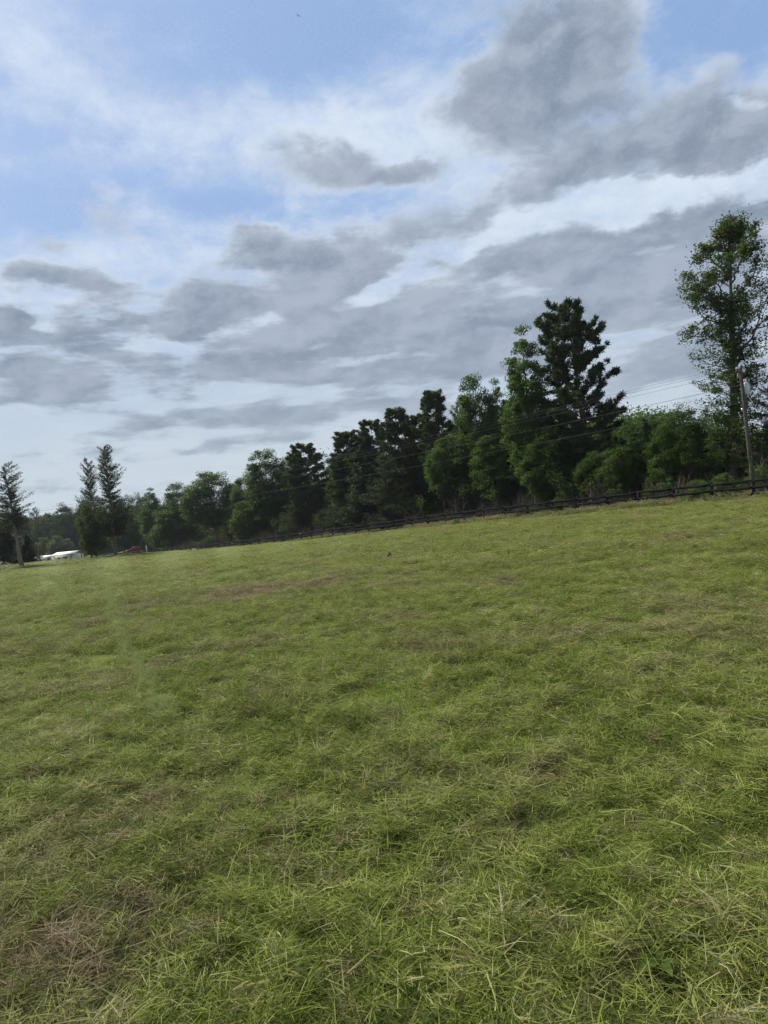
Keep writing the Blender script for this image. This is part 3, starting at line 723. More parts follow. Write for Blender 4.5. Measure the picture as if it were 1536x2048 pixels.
def cedar(seed, h, lo, prof, r0, nb, matL=None, leaf=.16, per=34, matB=None, droop=.1):
    q = np.random.default_rng(seed); tb = MB(); cb = MB()
    T = trunk_pts(h, q, .012, 12); T0 = T.copy(); T0[0, 2] -= .3
    rr = r0*np.clip(1-np.linspace(0, 1, 12)**.9*.96, .03, 1); rr[0] *= 1.3; tb.tube(T0, rr, 9)
    pt = np.array([p[0] for p in prof]); pr = np.array([p[1] for p in prof]); C = []; Dd = []; Tn = []
    tt = np.linspace(lo, .99, 80); w = np.interp(tt, pt, pr)+.25; cdf = np.cumsum(w)/w.sum()
    for i in range(nb):
        t = np.interp((i+q.uniform())/nb, cdf, tt); a = q.uniform(0, 6.283)
        lobe = .12+1.75*vnoise(np.cos(a)*1.3+seed, np.sin(a)*1.3+t*9, seed)
        L = max(.25, np.interp(t, pt, pr)*lobe); rise = np.interp(t, [0, .5, 1], [-droop, .25, .9])+q.normal(0, .12)
        s0 = on_trunk(T, t*h*.985); dv = np.array([math.cos(a), math.sin(a), rise]); e = s0+dv*L
        P = limb(s0, e, q, 5, .15)
        tb.tube(P, np.linspace(max(.014, r0*.16*(1-t)), .008, 5), 4, cap=False)
        npt = int(per*(.35+L*.5)); u_ = q.uniform(.22, 1.05, npt)
        pc = s0+(P[-1]-s0)*u_[:, None]+q.normal(0, 1, (npt, 3))*np.array([.11, .11, .10])*(.5+L*.25)
        pc[:, 2] += -.05*L*np.sin(u_*np.pi)
        C.append(pc); Dd.append(np.broadcast_to(dv+np.array([0, 0, .5]), (npt, 3))); Tn.append(np.clip(q.normal(.42, .14)+q.normal(0, .14, npt), 0, 1))
    C = np.concatenate(C); Dd = np.concatenate(Dd); Tn = np.concatenate(Tn)
    cb.leaves(C, leaf*q.uniform(.7, 1.5, len(C)), Tn, .1, .45, q, Dd/np.linalg.norm(Dd, axis=1)[:, None])
    return tb.mesh('trunk', matB or M_BARK, True), cb.mesh('crown', matL or M_CED)

DECP = [(.16, .6), (.3, 2.2), (.5, 3.0), (.72, 2.6), (.9, 1.4), (1, .5)]
POPP = [(.12, .8), (.3, 2.0), (.55, 2.3), (.8, 1.7), (.93, 1.0), (1, .35)]
KIND = {
 'dec_a': (12, broadleaf(101, 12, DECP, .20, 240, 150, .19, .78)),
 'dec_b': (12, broadleaf(102, 12, [(.06, 1.6), (.25, 2.8), (.55, 3.2), (.8, 2.3), (1, .7)], .18, 260, 150, .19, .82, stems=2)),
 'dec_c': (12, broadleaf(103, 12, [(.32, 1.2), (.45, 2.7), (.65, 3.2), (.85, 2.4), (1, .8)], .16, 210, 150, .19, .78, wob=.05, matB=M_BARKP)),
 'pop': (15, broadleaf(104, 15, POPP, .22, 290, 140, .18, .64, up=.3, matL=M_DECL)),
 'yel': (8, broadleaf(105, 8, [(.10, 1.0), (.3, 2.0), (.55, 2.1), (.8, 1.5), (1, .4)], .16, 170, 130, .16, .58, matL=M_DECY)),
 'bush_a': (3, broadleaf(106, 3, [(.02, 1.1), (.3, 1.7), (.65, 1.5), (1, .5)], .05, 90, 80, .15, .42, stems=4, shell=.35)),
 'bush_b': (3, broadleaf(107, 3, [(.02, 1.3), (.35, 1.6), (.7, 1.1), (1, .3)], .05, 90, 80, .13, .4, matL=M_DECY, stems=3, shell=.35)),
 'pine_a': (16.5, pine(211, 16.5, .22, 3.4, .26, whorl=.62, dens=1.5, needle=.36, top=.3)),
 'pine_b': (14, pine(202, 14, .22, 2.4, .19, whorl=.55, dens=1.6, needle=.36)),
 'pine_c': (14, pine(203, 14, .28, 2.0, .17, top=.5, whorl=.55, dens=1.6, needle=.36)),
 'ced_a': (16, cedar(301, 16, .20, [(.2, 2.9), (.32, 3.1), (.48, 2.0), (.55, 1.5), (.75, 1.5), (.9, .9), (1, .35)], .25, 330, matB=M_BARKP, leaf=.155, per=76)),
 'ced_b': (14, cedar(302, 14, .10, [(.1, 2.2), (.3, 2.6), (.55, 1.7), (.8, 1.0), (1, .2)], .2, 330, leaf=.155, per=70)),
 'ced_c': (9, cedar(303, 9, .04, [(.05, 1.9), (.25, 2.0), (.5, 1.4), (.8, .7), (1, .15)], .14, 420, leaf=.22, per=40)),
 'ced_d': (15, cedar(304, 15, .36, [(.3, 2.0), (.45, 2.6), (.55, 2.0), (.7, 1.7), (.85, 1.0), (1, .3)], .2, 190, matB=M_BARKP, leaf=.15, per=66)),
}
def oak(seed=108, h=22.0):
    """tall open oak: leafy column up the trunk, forked limbs, a wide ragged head"""
    q = np.random.default_rng(seed); tb = MB(); cb = MB(); r0 = .40
    T = trunk_pts(h*.97, q, .012, 14); T0 = T.copy(); T0[0, 2] -= .3; rr = r0*np.clip(1-np.linspace(0, 1, 14)*.93, .05, 1); rr[0] *= 1.3; tb.tube(T0, rr, 10)
    tips = []
    def fork(p, d, L, r, lev):
        d = d/np.linalg.norm(d); e = p+d*L; P = limb(p, e, q, 6, .06); tb.tube(P, np.linspace(r, r*.5, 6), 6 if lev < 2 else 4, cap=False)
        if lev >= 2:
            for t in (.45, .7, 1): tips.append(P[0]*(1-t)+P[-1]*t+q.normal(0, .12, 3))
            if lev >= 3: return
        for _ in range(4 if lev < 2 else 3):
            t = q.uniform(.45, 1); nd = d+q.normal(0, .55, 3)+[0, 0, .12]; fork(P[0]*(1-t)+P[-1]*t, nd, L*q.uniform(.45, .72), r*.5, lev+1)
    for (z, a, up, L) in ((9.8, .15, 1.6, 7.5), (11.5, .5, 1.2, 6), (13.4, 3.15, .12, 3.6), (14.0, 2.6, .9, 4.2), (14.8, 3.5, .8, 4.2), (15.2, .2, .9, 4.2), (16.2, 1.7, .7, 3.6), (16.4, 4.6, .7, 3.6), (16.8, 3.1, 1.0, 3.6), (17.4, .9, 1.1, 3.2), (18, 5.4, 1.3, 3), (18.4, 2.4, 1.5, 2.8), (19, 3.9, 1.8, 2.3), (19.5, .3, 1.8, 2.2)):
        fork(on_trunk(T, z), np.array([math.cos(a), math.sin(a), up]), L*.64, .11 if L > 5 else .08, 1)
    z = 2.6
    while z < 15.5:                                                  # short leafy shoots up the trunk
        a = q.uniform(0, 6.283); L = np.interp(z, [2.5, 4, 8, 13, 16], [1.0, 2.2, 2.6, 2.0, 1.6])*q.uniform(.45, 1.3); s0 = on_trunk(T, z); d = np.array([math.cos(a), math.sin(a), q.uniform(-.15, .5)])
        P = limb(s0, s0+d*L, q, 5, .15); tb.tube(P, np.linspace(.03, .01, 5), 4, cap=False)
        for t in q.uniform(.3, 1.05, 4): tips.append(s0+d*L*t+q.normal(0, .15, 3))
        z += q.uniform(.04, .11)
    for z in np.linspace(1.8, 15, 110):
        a = q.uniform(0, 6.28); tips.append(on_trunk(T, z)+np.array([math.cos(a), math.sin(a), 0])*.35)
    tips = np.array(tips); per = 27; ci = np.repeat(np.arange(len(tips)), per); n = len(ci)
    rc = q.uniform(.2, .55, len(tips)); L = tips[ci]+q.normal(0, .6, (n, 3))*rc[ci][:, None]*[1, 1, .7]
    cb.leaves(L, .185*q.uniform(.6, 1.35, n), np.clip(.38+q.normal(0, .15, len(tips))[ci]+q.normal(0, .14, n), 0, 1), .4, .6, q)
    print('oak leaves', n)
    return tb.mesh('trunk', M_BARK, True), cb.mesh('crown', M_OAK)
KIND['oak'] = (22, oak())
def plant(name, cat, label, kind, u, vtop, width=None, off=None, depth=None, vbase=1040, rz=None, group=None, lean=0.0):
    """stand a tree so that its base is in photograph column u and its tip reaches row vtop"""
    H, (tm, cm) = KIND[kind]
    if off is not None: p = fence_at(u, off, vbase)
    else: p = at_depth(u, vbase, depth)[:2]
    z = hz_(*p)-.05
    lo, hi = .5, 60.0
    for _ in range(40):
        mid = (lo+hi)/2
        if project((p[0], p[1], z+mid))[1] > vtop: lo = mid
        else: hi = mid
    h = lo; s = h/H
    ext = cm_bound(cm); w0 = ext[1]-ext[0]
    dep = p[1]
    sx = s if width is None else (width*dep/FPX)/w0
    rot = rng.uniform(0, 6.283) if rz is None else rz
    root = empty(name, (p[0], p[1], z), rot, (sx, sx, s)); tag(root, label, cat, group)
    if lean: root.rotation_euler = (Matrix.Rotation(lean, 3, 'Y') @ Matrix.Rotation(rot, 3, 'Z')).to_euler()
    link('trunk', tm, root); link('crown', cm, root)
    return root
_bc = {}
def cm_bound(me):
    if me.name not in _bc:
        n = len(me.vertices); a = np.empty(n*3, np.float32); me.vertices.foreach_get('co', a); x = a.reshape(-1, 3)
        _bc[me.name] = (np.percentile(x[:, 0], .5), np.percentile(x[:, 0], 99.5))
    return _bc[me.name]

W = 'trees along the black fence'
TREES = [
 # right end
 ('oak_tree', 'tallest tree, slender open crowned oak rising behind the utility pole', 'oak', 1474, 426, None, 7, 0.1),
 ('cedar_tree', 'dark cedar at the right edge, right of the utility pole', 'ced_b', 1568, 762, 130, 8, None),
 ('broadleaf_tree', 'dark broadleaf tree low behind the utility pole at the right edge', 'dec_b', 1530, 850, 130, 16, None),
 ('broadleaf_tree', 'bright green bushy tree just left of the tall oak trunk', 'dec_b', 1388, 806, 130, 7, None),
 ('broadleaf_tree', 'small dark green tree filling the gap right of the tall pine', 'dec_a', 1300, 862, 100, 8, None),
 ('cedar_tree', 'small pointed cedar peeping above the low trees right of the tall pine', 'ced_c', 1312, 838, 50, 9, None),
 ('broadleaf_tree', 'low dark leafy tree right beside the foot of the tall pine', 'dec_b', 1253, 888, 90, 5, None),
 ('pine_tree', 'tallest pine, broad dark crown standing clear above the treeline', 'pine_a', 1186, 610, 158, 8, 1.0),
 ('broadleaf_tree', 'leafy green tree in front of the tall pine trunk', 'dec_c', 1208, 900, 90, 5, None),
 ('poplar_tree', 'tall light green column shaped poplar touching the left of the tallest pine', 'pop', 1078, 660, 100, 5.5, None),
 ('broadleaf_tree', 'mid green vine hung tree below the light green poplar', 'dec_b', 1115, 850, 110, 5, None),
 ('broadleaf_tree', 'rounded green tree with a notched top left of the light green poplar', 'dec_a', 975, 748, 100, 8, None),
 ('broadleaf_tree', 'narrow green tree squeezed between the notched green tree and the light green poplar', 'pop', 1022, 762, 62, 10, None),
 ('pine_tree', 'thin dark pine with a split tip left of the notched green tree', 'pine_c', 893, 786, 70, 8, None),
 ('broadleaf_tree', 'pale bluish green leafy tree below the thin split tipped pine', 'dec_c', 912, 868, 105, 6, None),
 ('broadleaf_tree', 'dull green lower tree below the notched green tree', 'dec_a', 1000, 868, 110, 6.5, None),
 ('pine_tree', 'dark pine tucked close behind the left of the thin split tipped pine', 'pine_b', 858, 832, 75, 11, None),
 ('cedar_tree', 'dark cedar between the thin split tipped pine and the notched green tree', 'ced_b', 938, 800, 75, 11, None),
 ('broadleaf_tree', 'dark tree filling in behind the left of the light green poplar', 'dec_b', 1052, 790, 80, 12, None),
 ('broadleaf_tree', 'green tree between the twin topped tree and the tufted pine', 'dec_a', 588, 915, 70, 11, None),
 ('pine_tree', 'dark pine with a flat tufted top, second left of the thin split tipped pine', 'pine_b', 812, 820, 90, 8, None),
 ('pine_tree', 'dark pine just left of the flat topped pine, slightly lower', 'pine_b', 762, 843, 85, 8, None),
 ('pine_tree', 'leftmost of the dark pines in the middle of the treeline, leaning crown', 'pine_c', 712, 866, 80, 7, None),
 ('cedar_tree', 'dark brownish cedar in front of the middle pines', 'ced_b', 782, 905, 100, 4, None),
 ('cedar_tree', 'dark green cedar left of the middle pines, sky gap on its left', 'ced_b', 681, 927, 75, 6, None),
 ('cedar_tree', 'brownish dark cedar under the leftmost middle pine', 'ced_c', 727, 925, 85, 3.5, None),
 ('pine_tree', 'dark tufted pine just left of the sky gap, right of the twin topped green tree', 'pine_b', 622, 890, 90, 7, None),
 ('cedar_tree', 'dark cedar in front of the tufted pine by the sky gap', 'ced_b', 600, 935, 75, 5, None),
 ('broadleaf_tree', 'rounded bright green twin topped tree left of the tufted pine', 'dec_a', 542, 898, 105, 7, None),
 ('broadleaf_tree', 'small light green tree overhanging the fence left of the twin topped tree', 'yel', 487, 1000, 60, 3, None),
 ('broadleaf_tree', 'dark green tree filling in behind the small light green overhanging tree', 'dec_b', 497, 945, 75, 10, None),
 ('broadleaf_tree', 'broad light green tree with a bare pale crooked trunk', 'dec_c', 430, 940, 120, 7, .6),
 ('broadleaf_tree', 'rounded green tree left of the tree with the pale crooked trunk', 'dec_a', 360, 965, 72, 9, None),
 ('broadleaf_tree', 'low spreading dark tree under the rounded green tree near the red car', 'dec_b', 345, 1000, 90, 6, None),
 ('broadleaf_tree', 'slim dark green tree right of the red car', 'pop', 308, 978, 48, 9, None),
 ('broadleaf_tree', 'distant dull green tree directly behind the red car', 'dec_b', 282, 985, 60, 25, None),
]
for (nm, lab, kd, u, vt, wd, of, rz) in TREES:
    plant(nm, 'tree', lab, kd, u, vt, wd, off=of, rz=rz, group=W, lean=.085 if kd == 'oak' else 0.0)
LEFT = [
 ('cedar_tree', 'tall ragged cedar with a pale bare trunk standing in the field edge', 'ced_a', 232, 888, 108, 105, 1111, 1.7),
 ('cedar_tree', 'thinner pointed cedar close behind the left of the tall ragged cedar', 'ced_b', 192, 914, 70, 118, 1108, None),
 ('broadleaf_tree', 'yellow green leafy tree in front of the two tall cedars', 'yel', 184, 1012, 50, 103, 1113, None),
 ('cedar_tree', 'tall cedar with a pale trunk at the left edge of the picture', 'ced_d', 44, 924, 76, 95, 1135, None),
 ('cedar_tree', 'low dark cedar right behind the pale trunk at the left edge', 'ced_c', 58, 1066, 44, 112, 1130, None),
 ('cedar_tree', 'low dark cedar at the very left edge beside the flowering bush', 'ced_c', 14, 1040, 75, 115, 1125, None),
 ('broadleaf_tree', 'dark brownish tree leaning out right of the tall ragged cedar', 'dec_b', 262, 1012, 70, 200, 1104, None),
 ('broadleaf_tree', 'pale green round tree behind the left end of the white house', 'yel', 88, 1074, 42, 292, 1118, None),
 ('broadleaf_tree', 'pale green round tree behind the middle of the white house', 'yel', 116, 1070, 40, 285, 1118, None),
 ('broadleaf_tree', 'pale green tree behind the right end of the white house', 'yel', 136, 1077, 36, 285, 1118, None),
]
for (nm, lab, kd, u, vt, wd, dp, vb, rz) in LEFT:
    plant(nm, 'tree', lab, kd, u, vt, wd, depth=dp, vbase=vb, rz=rz, lean=-.075 if u == 44 else 0.0)
BUSH = [
 ('broadleaf_shrub', 'small rounded green bush in front of the fence, below the thin split tipped pine', 'bush_a', 916, 1038, 30, -.8, None),
 ('broadleaf_shrub', 'tiny green bush in front of the fence left of the crooked trunk', 'bush_b', 472, 1088, 18, -.8, None),
 ('broadleaf_shrub', 'yellow green bramble mound behind the fence just left of the utility pole', 'bush_b', 1455, 942, 75, 2.2, None),
 ('broadleaf_shrub', 'yellow green bramble mound behind the fence right of the utility pole', 'bush_b', 1528, 925, 80, 2.4, None),
 ('broadleaf_shrub', 'wide low bramble two fence posts left of the utility pole', 'bush_b', 1400, 955, 70, 2.0, None),
 ('broadleaf_shrub', 'dark green bush behind the fence below the small pointed cedar', 'bush_a', 1330, 935, 80, 4, None),
 ('broadleaf_shrub', 'leafy green bush behind the fence right of the tall pine trunk', 'bush_a', 1240, 948, 70, 3.4, None),
 ('broadleaf_shrub', 'green bush behind the fence left of the tall pine trunk', 'bush_a', 1140, 968, 60, 3.4, None),
]
for (nm, lab, kd, u, vt, wd, of, rz) in BUSH:
    plant(nm, 'shrub', lab, kd, u, vt, wd, off=of, rz=rz, group='bushes along the black fence')

# ------------------------------------------------------------------ understorey and deeper wood: one mass
def raw(kind):
    pass
def crownproto(kind, H):
    """a whole crown as a scatter prototype, scaled to height H"""
    h0, (tm, cm) = KIND[kind]; n = len(cm.vertices); a = np.empty(n*3, np.float32); cm.vertices.foreach_get('co', a); t = np.empty(n//4, np.float32); cm.attributes['tone'].data.foreach_get('value', t)
    m = MB(); m.add(a.reshape(-1, 3)*(H/h0), np.arange(n).reshape(-1, 4), t); return m
def bushproto(seed, h, R, n, leaf, q):
    m = MB()
    for _ in range(9):
        e = np.array([q.normal(0, R*.5), q.normal(0, R*.5), h*q.uniform(.5, 1)]); P = limb(np.array([q.normal(0, .2), q.normal(0, .2), -.2]), e, q, 5)
        m.tube(P, np.linspace(.035, .01, 5), 4, .02, False)
    C = np.c_[q.normal(0, R*.45, (n//30, 2)), q.uniform(.05, 1, n//30)*h]
    ci = np.repeat(np.arange(len(C)), 30)
    L = C[ci]+q.normal(0, 1, (len(ci), 3))*R*.16
    L[:, 2] = np.abs(L[:, 2])
    m.leaves(L, leaf*q.uniform(.6, 1.4, len(ci)), np.clip(q.normal(.3, .15, len(C))[ci]+q.normal(0, .12, len(ci)), 0, 1), .4, .6, q)
    return m
q = np.random.default_rng(77)
bp = [bushproto(i, 3.2, 1.7, 2400, .20, q) for i in range(5)]
n = 400; k = -7+54*q.uniform(0, 1, n)**1.1; o_ = q.uniform(4.5, 16, n)
ux = FX0+FDIR[0]*3*k+FN[0]*o_; uy = FY0+FDIR[1]*3*k+FN[1]*o_
s_ = q.uniform(.45, 1.1, n)*np.interp(o_, [4.5, 8, 16], [.4, .85, 1.5])
carrier('undergrowth', bp, np.c_[ux, uy, height(ux, uy)-.1], np.c_[np.zeros((n, 2)), q.uniform(0, 6.28, n)], np.c_[s_*1.1, s_*1.1, s_], q.integers(0, 5, n), M_DEC,
        'dark tangled undergrowth filling the wood behind the fence', 'undergrowth')
wp = [bushproto(i, 9, 3.2, 7200, .26, q) for i in range(4)]
n = 330; k = -8+78*q.uniform(0, 1, n)**1.1; o_ = q.uniform(12, 44, n)
ux = FX0+FDIR[0]*3*k+FN[0]*o_; uy = FY0+FDIR[1]*3*k+FN[1]*o_
s_ = q.uniform(.7, 1.05, n)*np.interp(k, [-8, 0, 3, 8, 14, 30, 45, 70], [.6, .6, .42, .95, 1.45, 1.4, 1.15, .8])
carrier('woodland', wp, np.c_[ux, uy, height(ux, uy)-.2], np.c_[np.zeros((n, 2)), q.uniform(0, 6.28, n)], np.c_[s_, s_, s_], q.integers(0, 4, n), M_DEC,
        'dark mass of trees deeper in the wood behind the front row', 'woodland')
def brushproto(q):
    m = MB()
    for _ in range(26):
        a = q.uniform(0, 6.28); e = np.array([math.cos(a)*q.uniform(.2, 1.4), math.sin(a)*q.uniform(.2, 1.4), q.uniform(.5, 2.6)])
        m.tube(limb(np.array([q.normal(0, .4), q.normal(0, .4), -.1]), e, q, 5, -.3), np.linspace(.022, .007, 5), 3, q.uniform(0, 1), False)
    return m
M_BRUSH, gg, oo = new_mat('dead_brush'); aa = gg.node('ShaderNodeAttribute', attribute_name='tone')
gg.l.new(principled(gg, gg.ramp(aa.outputs['Fac'], [(0, (.06, .045, .035)), (1, (.19, .15, .12))]), .9, .1), oo.inputs[0])
n = 260; k = -4+50*q.uniform(0, 1, n); o_ = q.uniform(1.8, 6, n)
ux = FX0+FDIR[0]*3*k+FN[0]*o_; uy = FY0+FDIR[1]*3*k+FN[1]*o_; s_ = q.uniform(.5, 1.2, n)
carrier('dead_brush', [brushproto(q) for _ in range(5)], np.c_[ux, uy, height(ux, uy)], np.c_[np.zeros((n, 2)), q.uniform(0, 6.28, n)], np.c_[s_, s_, s_], q.integers(0, 5, n), M_BRUSH,
        'bare grey brown brush and dead stems at the edge of the wood', 'dead brush')

# slim bare trunks that show against the dark of the wood
def sapling(u, off_, h, r, lean, seed, label):
    q = np.random.default_rng(seed); p = fence_at(u, off_); z = hz_(*p)
    m = MB(); T = trunk_pts(h, q, .03, 8, lean); T[0, 2] -= .2; m.tube(T, np.linspace(r, r*.35, 8), 7)
    for j in range(4):
        t = q.uniform(.45, .9); a = q.uniform(0, 6.28); s0 = on_trunk(T, t*h)
        m.tube(limb(s0, s0+np.array([math.cos(a), math.sin(a), .8])*h*.16, q, 4), np.linspace(r*.4, r*.12, 4), 5, cap=False)
    root = empty('sapling', (p[0], p[1], z)); tag(root, label, 'tree', 'bare trunks at the edge of the wood')
    link('trunk', m.mesh('trunk', M_BARK, True), root)
    c = MB(); pts = np.array([on_trunk(T, t*h) for t in q.uniform(.75, 1, 160)])+q.normal(0, .35, (160, 3)); c.leaves(pts, .16, q.uniform(.2, .7, 160), .4, .6, q)
    link('crown', c.mesh('crown', M_DEC), root)
for a in ((1189, 2.2, 2.6, .17, (-.02, 0), 1, 'grey trunk standing at the fence below the tallest pine'), (1130, 3, 3.6, .05, (-.06, 0), 2, 'thin bare stem two posts left of the tallest pine'), (1232, 3, 3.6, .05, (-.05, 0), 3, 'thin pale stem just right of the tallest pine trunk'),
          (1004, 3, 3.2, .07, (-.25, 0), 4, 'leaning broken bare stem below the notched green tree'), (850, 3, 3.6, .06, (-.1, 0), 5, 'forked bare stem below the thin split tipped pine'), (930, 3.5, 4, .06, (.03, 0), 6, 'thin bare trunk below the pale bluish green tree'),
          (470, 3, 4, .10, (-.08, 0), 7, 'bare trunk right of the pale crooked trunk'), (552, 3, 4, .10, (-.05, 0), 8, 'short bare trunk below the twin topped green tree'), (636, 2.6, 3.5, .12, (-.1, 0), 9, 'short pale trunk below the sky gap')):
    sapling(*a)

# ------------------------------------------------------------------ far woods and hill on the left
def hill(name, pts, mat):
    pts = np.array(pts); b = MB(); n = len(pts)
    V = []; F = []
    prof = [(0, 0), (.25, .42), (.55, .8), (.8, .97), (1, 1), (1.4, .6), (2.0, 0)]
    for (x, y, h, d) in pts:
        for (t, s) in prof: V.append((x+d*t*.2, y+d*t, -3+(h+3)*s))
    m_ = len(prof)
    for i in range(n-1):
        for j in range(m_-1): F.append((i*m_+j, (i+1)*m_+j, (i+1)*m_+j+1, i*m_+j+1))
    b.add(V, np.array(F)); return tag(link(name, b.mesh(name, mat, True)), kind='structure')
M_HILL = solid('hillside', (.035, .055, .03), .95, .1, 0, .5, .05)
HILL = []
for (u, v, Y, d) in ((-700, 1060, 520, 160), (-300, 1055, 560, 180), (-60, 1048, 600, 200), (60, 1040, 620, 200), (150, 1030, 640, 220), (260, 1022, 660, 220), (420, 1040, 680, 200), (600, 1060, 700, 200), (900, 1045, 720, 200), (1200, 1020, 740, 200), (1700, 965, 760, 200)):
    p = at_depth(u, v, Y); HILL.append((p[0], p[1]-d*.9, max(p[2]-6, 2), d))
hill('hill', HILL, M_HILL)
def slope_points(n, q, upto):
    H = np.array(HILL); i = q.uniform(0, upto, n); a = np.floor(i).astype(int); f = (i-a)[:, None]
    P = H[a]*(1-f)+H[np.minimum(a+1, len(H)-1)]*f; t = q.uniform(.05, 1.1, n)
    prof = np.array([(0, 0), (.25, .42), (.55, .8), (.8, .97), (1, 1), (1.4, .6)])
    return np.c_[P[:, 0]+P[:, 3]*t*.2, P[:, 1]+P[:, 3]*t, -3+(P[:, 2]+3)*np.interp(t, prof[:, 0], prof[:, 1])]
fp = [crownproto('dec_a', 11), crownproto('dec_b', 10), crownproto('dec_c', 11), crownproto('pop', 12)]
P = slope_points(1500, q, 10); n = len(P); s_ = q.uniform(.6, 1.2, n)
carrier('hill_woods', fp, P-[0, 0, 2.5], np.c_[np.zeros((n, 2)), q.uniform(0, 6.28, n)], np.c_[s_, s_, s_*.9], q.integers(0, 4, n), M_FAR, 'distant blue green woods covering the hill on the left', 'woods')
# nearer dark belt of trees behind the house
mp_ = [crownproto('dec_a', 11), crownproto('dec_b', 10), crownproto('dec_b', 11.5), crownproto('ced_b', 12)]
X = []; 
for _ in range(70):
    u = q.uniform(-120, 330); Y = q.uniform(300, 400); p = at_depth(u, 1100, Y); X.append((p[0], p[1], -2.2))
for _ in range(26):
    u = q.uniform(-160, 40); Y = q.uniform(170, 260); p = at_depth(u, 1100, Y); X.append((p[0], p[1], hz_(p[0], p[1])-.5))
X = np.array(X); n = len(X); s_ = q.uniform(.75, 1.35, n)*np.where(np.arange(n) >= 70, 1.0, 1.65)
carrier('tree_belt', mp_, X, np.c_[np.zeros((n, 2)), q.uniform(0, 6.28, n)], np.c_[s_, s_, s_], q.integers(0, 4, n), M_FAR, 'dark belt of trees in the distance behind the white house', 'trees')

# ------------------------------------------------------------------ utility pole and overhead wires
LINE = np.array([-83.0, 70.0]); LINE /= np.linalg.norm(LINE)          # the wires run to the next pole out of the picture on the left
PB = np.array([24.95, 48.9])
ACR = np.array([LINE[1], -LINE[0]])                                   # across the line
def lathe(mb, prof, sides=14, c=(0, 0, 0), tone=None):
    th = np.arange(sides)*2*np.pi/sides; V = np.concatenate([np.c_[r*np.cos(th)+c[0], r*np.sin(th)+c[1], np.full(sides, z+c[2])] for r, z in prof])
    i = np.arange(len(prof)-1)[:, None]*sides; j = np.arange(sides)[None]
    mb.add(V, np.stack([i+j, i+(j+1) % sides, i+sides+(j+1) % sides, i+sides+j], -1).reshape(-1, 4), tone)
    n = mb.n; mb.f.append(np.arange(sides)[None, ::-1]+n-len(V)); mb.f.append(np.arange(sides)[None]+n-sides); mb.tone.append(np.full(2, .5)); return mb
def make_pole(base, H, label):
    z0 = hz_(*base); root = empty('utility_pole', (base[0], base[1], z0), math.atan2(LINE[1], LINE[0])); tag(root, label, 'utility pole', 'poles carrying the overhead wires')
    m = MB(); lathe(m, [(.15, -.5), (.15, 0), (.142, 2), (.125, 5), (.105, H-.05), (.10, H)]); link('post', m.mesh('post', M_POLE, True), root)
    m = MB().box((-.055, -1.1, H-.42), (.055, 1.1, H-.30)); link('crossarm', m.mesh('crossarm', M_POLE), root)
    for s in (-1, 1):
        m = MB(); m.tube(np.array([(.08, 0, H-.95), (.08, s*.62, H-.42)]), .02, 5); link('brace', m.mesh('brace', M_STEEL), root)
    ins = MB(); lathe(ins, [(.018, 0), (.018, .08), (.06, .09), (.065, .12), (.04, .14), (.06, .16), (.05, .2), (.025, .23)], 10); im = ins.mesh('insulator', M_INSUL, True)
    for (x, y, z) in ((0, -1.0, H-.30), (0, 1.0, H-.30), (0, 0, H), (.0, -.55, H-.30)):
        o = link('insulator', im, root); o.location = (x, y, z)
    t = MB(); lathe(t, [(.20, 0), (.23, .02), (.23, .72), (.20, .76), (.20, .80), (.08, .84)], 16, (0, 0, 0)); to = link('transformer', t.mesh('transformer', M_TRANS, True), root); to.location = (-.12, -.42, H-1.85)
    for (x, y) in ((-.06, .05), (.08, -.04)):
        o = link('bushing', im, to); o.location = (x, y, .80); o.scale = (1, 1, 1.2)
    m = MB(); m.box((-.05, -.3, H-1.35), (.05, -.09, H-1.25)).box((-.05, -.3, H-1.75), (.05, -.09, H-1.65)); link('bracket', m.mesh('bracket', M_STEEL), root)
    for y in (-.75, .35):                                             # cut-out fuses hanging from the arm
        m = MB(); m.tube(np.array([(.1, y, H-.40), (.16, y, H-.72)]), .028, 8); link('fuse', m.mesh('fuse', M_INSUL, True), root)
        m = MB(); m.tube(np.array([(.15, y, H-.72), (.05, y*.7-.1, H-.95), (-.1, -.42, H-.98)]), .008, 4); link('jumper', m.mesh('jumper', M_DARK), root)
    m = MB().box((.12, -.05, H-2.95), (.2, .05, H-2.75)); link('clamp', m.mesh('clamp', M_STEEL), root)
    return root, z0
_, pz = make_pole(PB, 8.9, 'grey wooden utility pole with a transformer behind the fence, right edge')
PL2 = PB+LINE*124; PR = PB-LINE*62
def wire(label, zoff, side, za, far_dz, sag, r=.009, col=None, to=1):
    a = np.array([*(PB+ACR*side), pz+za]); m = MB()
    out = []
    for end, L, sg in ((PL2, 124, sag), (PR, 62, sag*.3)):
        b_ = np.array([*(end+ACR*side), pz+za+far_dz]); t = np.linspace(0, 1, 40)[:, None]
        P = a*(1-t)+b_*t; P[:, 2] -= 4*sg*(t*(1-t))[:, 0]; out.append(P)
    P = np.concatenate([out[1][::-1], out[0][1:]]) if to == 1 else out[0]
    P = P-a; m.tube(P, r, 4)
    o = link('overhead_wire', m.mesh('overhead_wire', M_WIRE)); o.location = a; tag(o, label, 'wire', 'overhead wires on the utility pole')
wire('topmost overhead wire, carried on the tip of the utility pole', 0, 0.0, 9.1, .3, 1.35)
wire('overhead wire just below the top one, at the near end of the crossarm', 0, -1.0, 8.78, .3, 1.45)
wire('overhead wire just below the top one, at the far end of the crossarm', 0, 1.0, 8.78, .3, 1.45)
wire('thick lower overhead wire fixed below the transformer top', 0, 0.15, 7.75, .3, 1.3, .012)
wire('lowest overhead wire, a service cable fixed halfway up the utility pole', 0, 0.15, 6.55, .3, 1.2, .012)
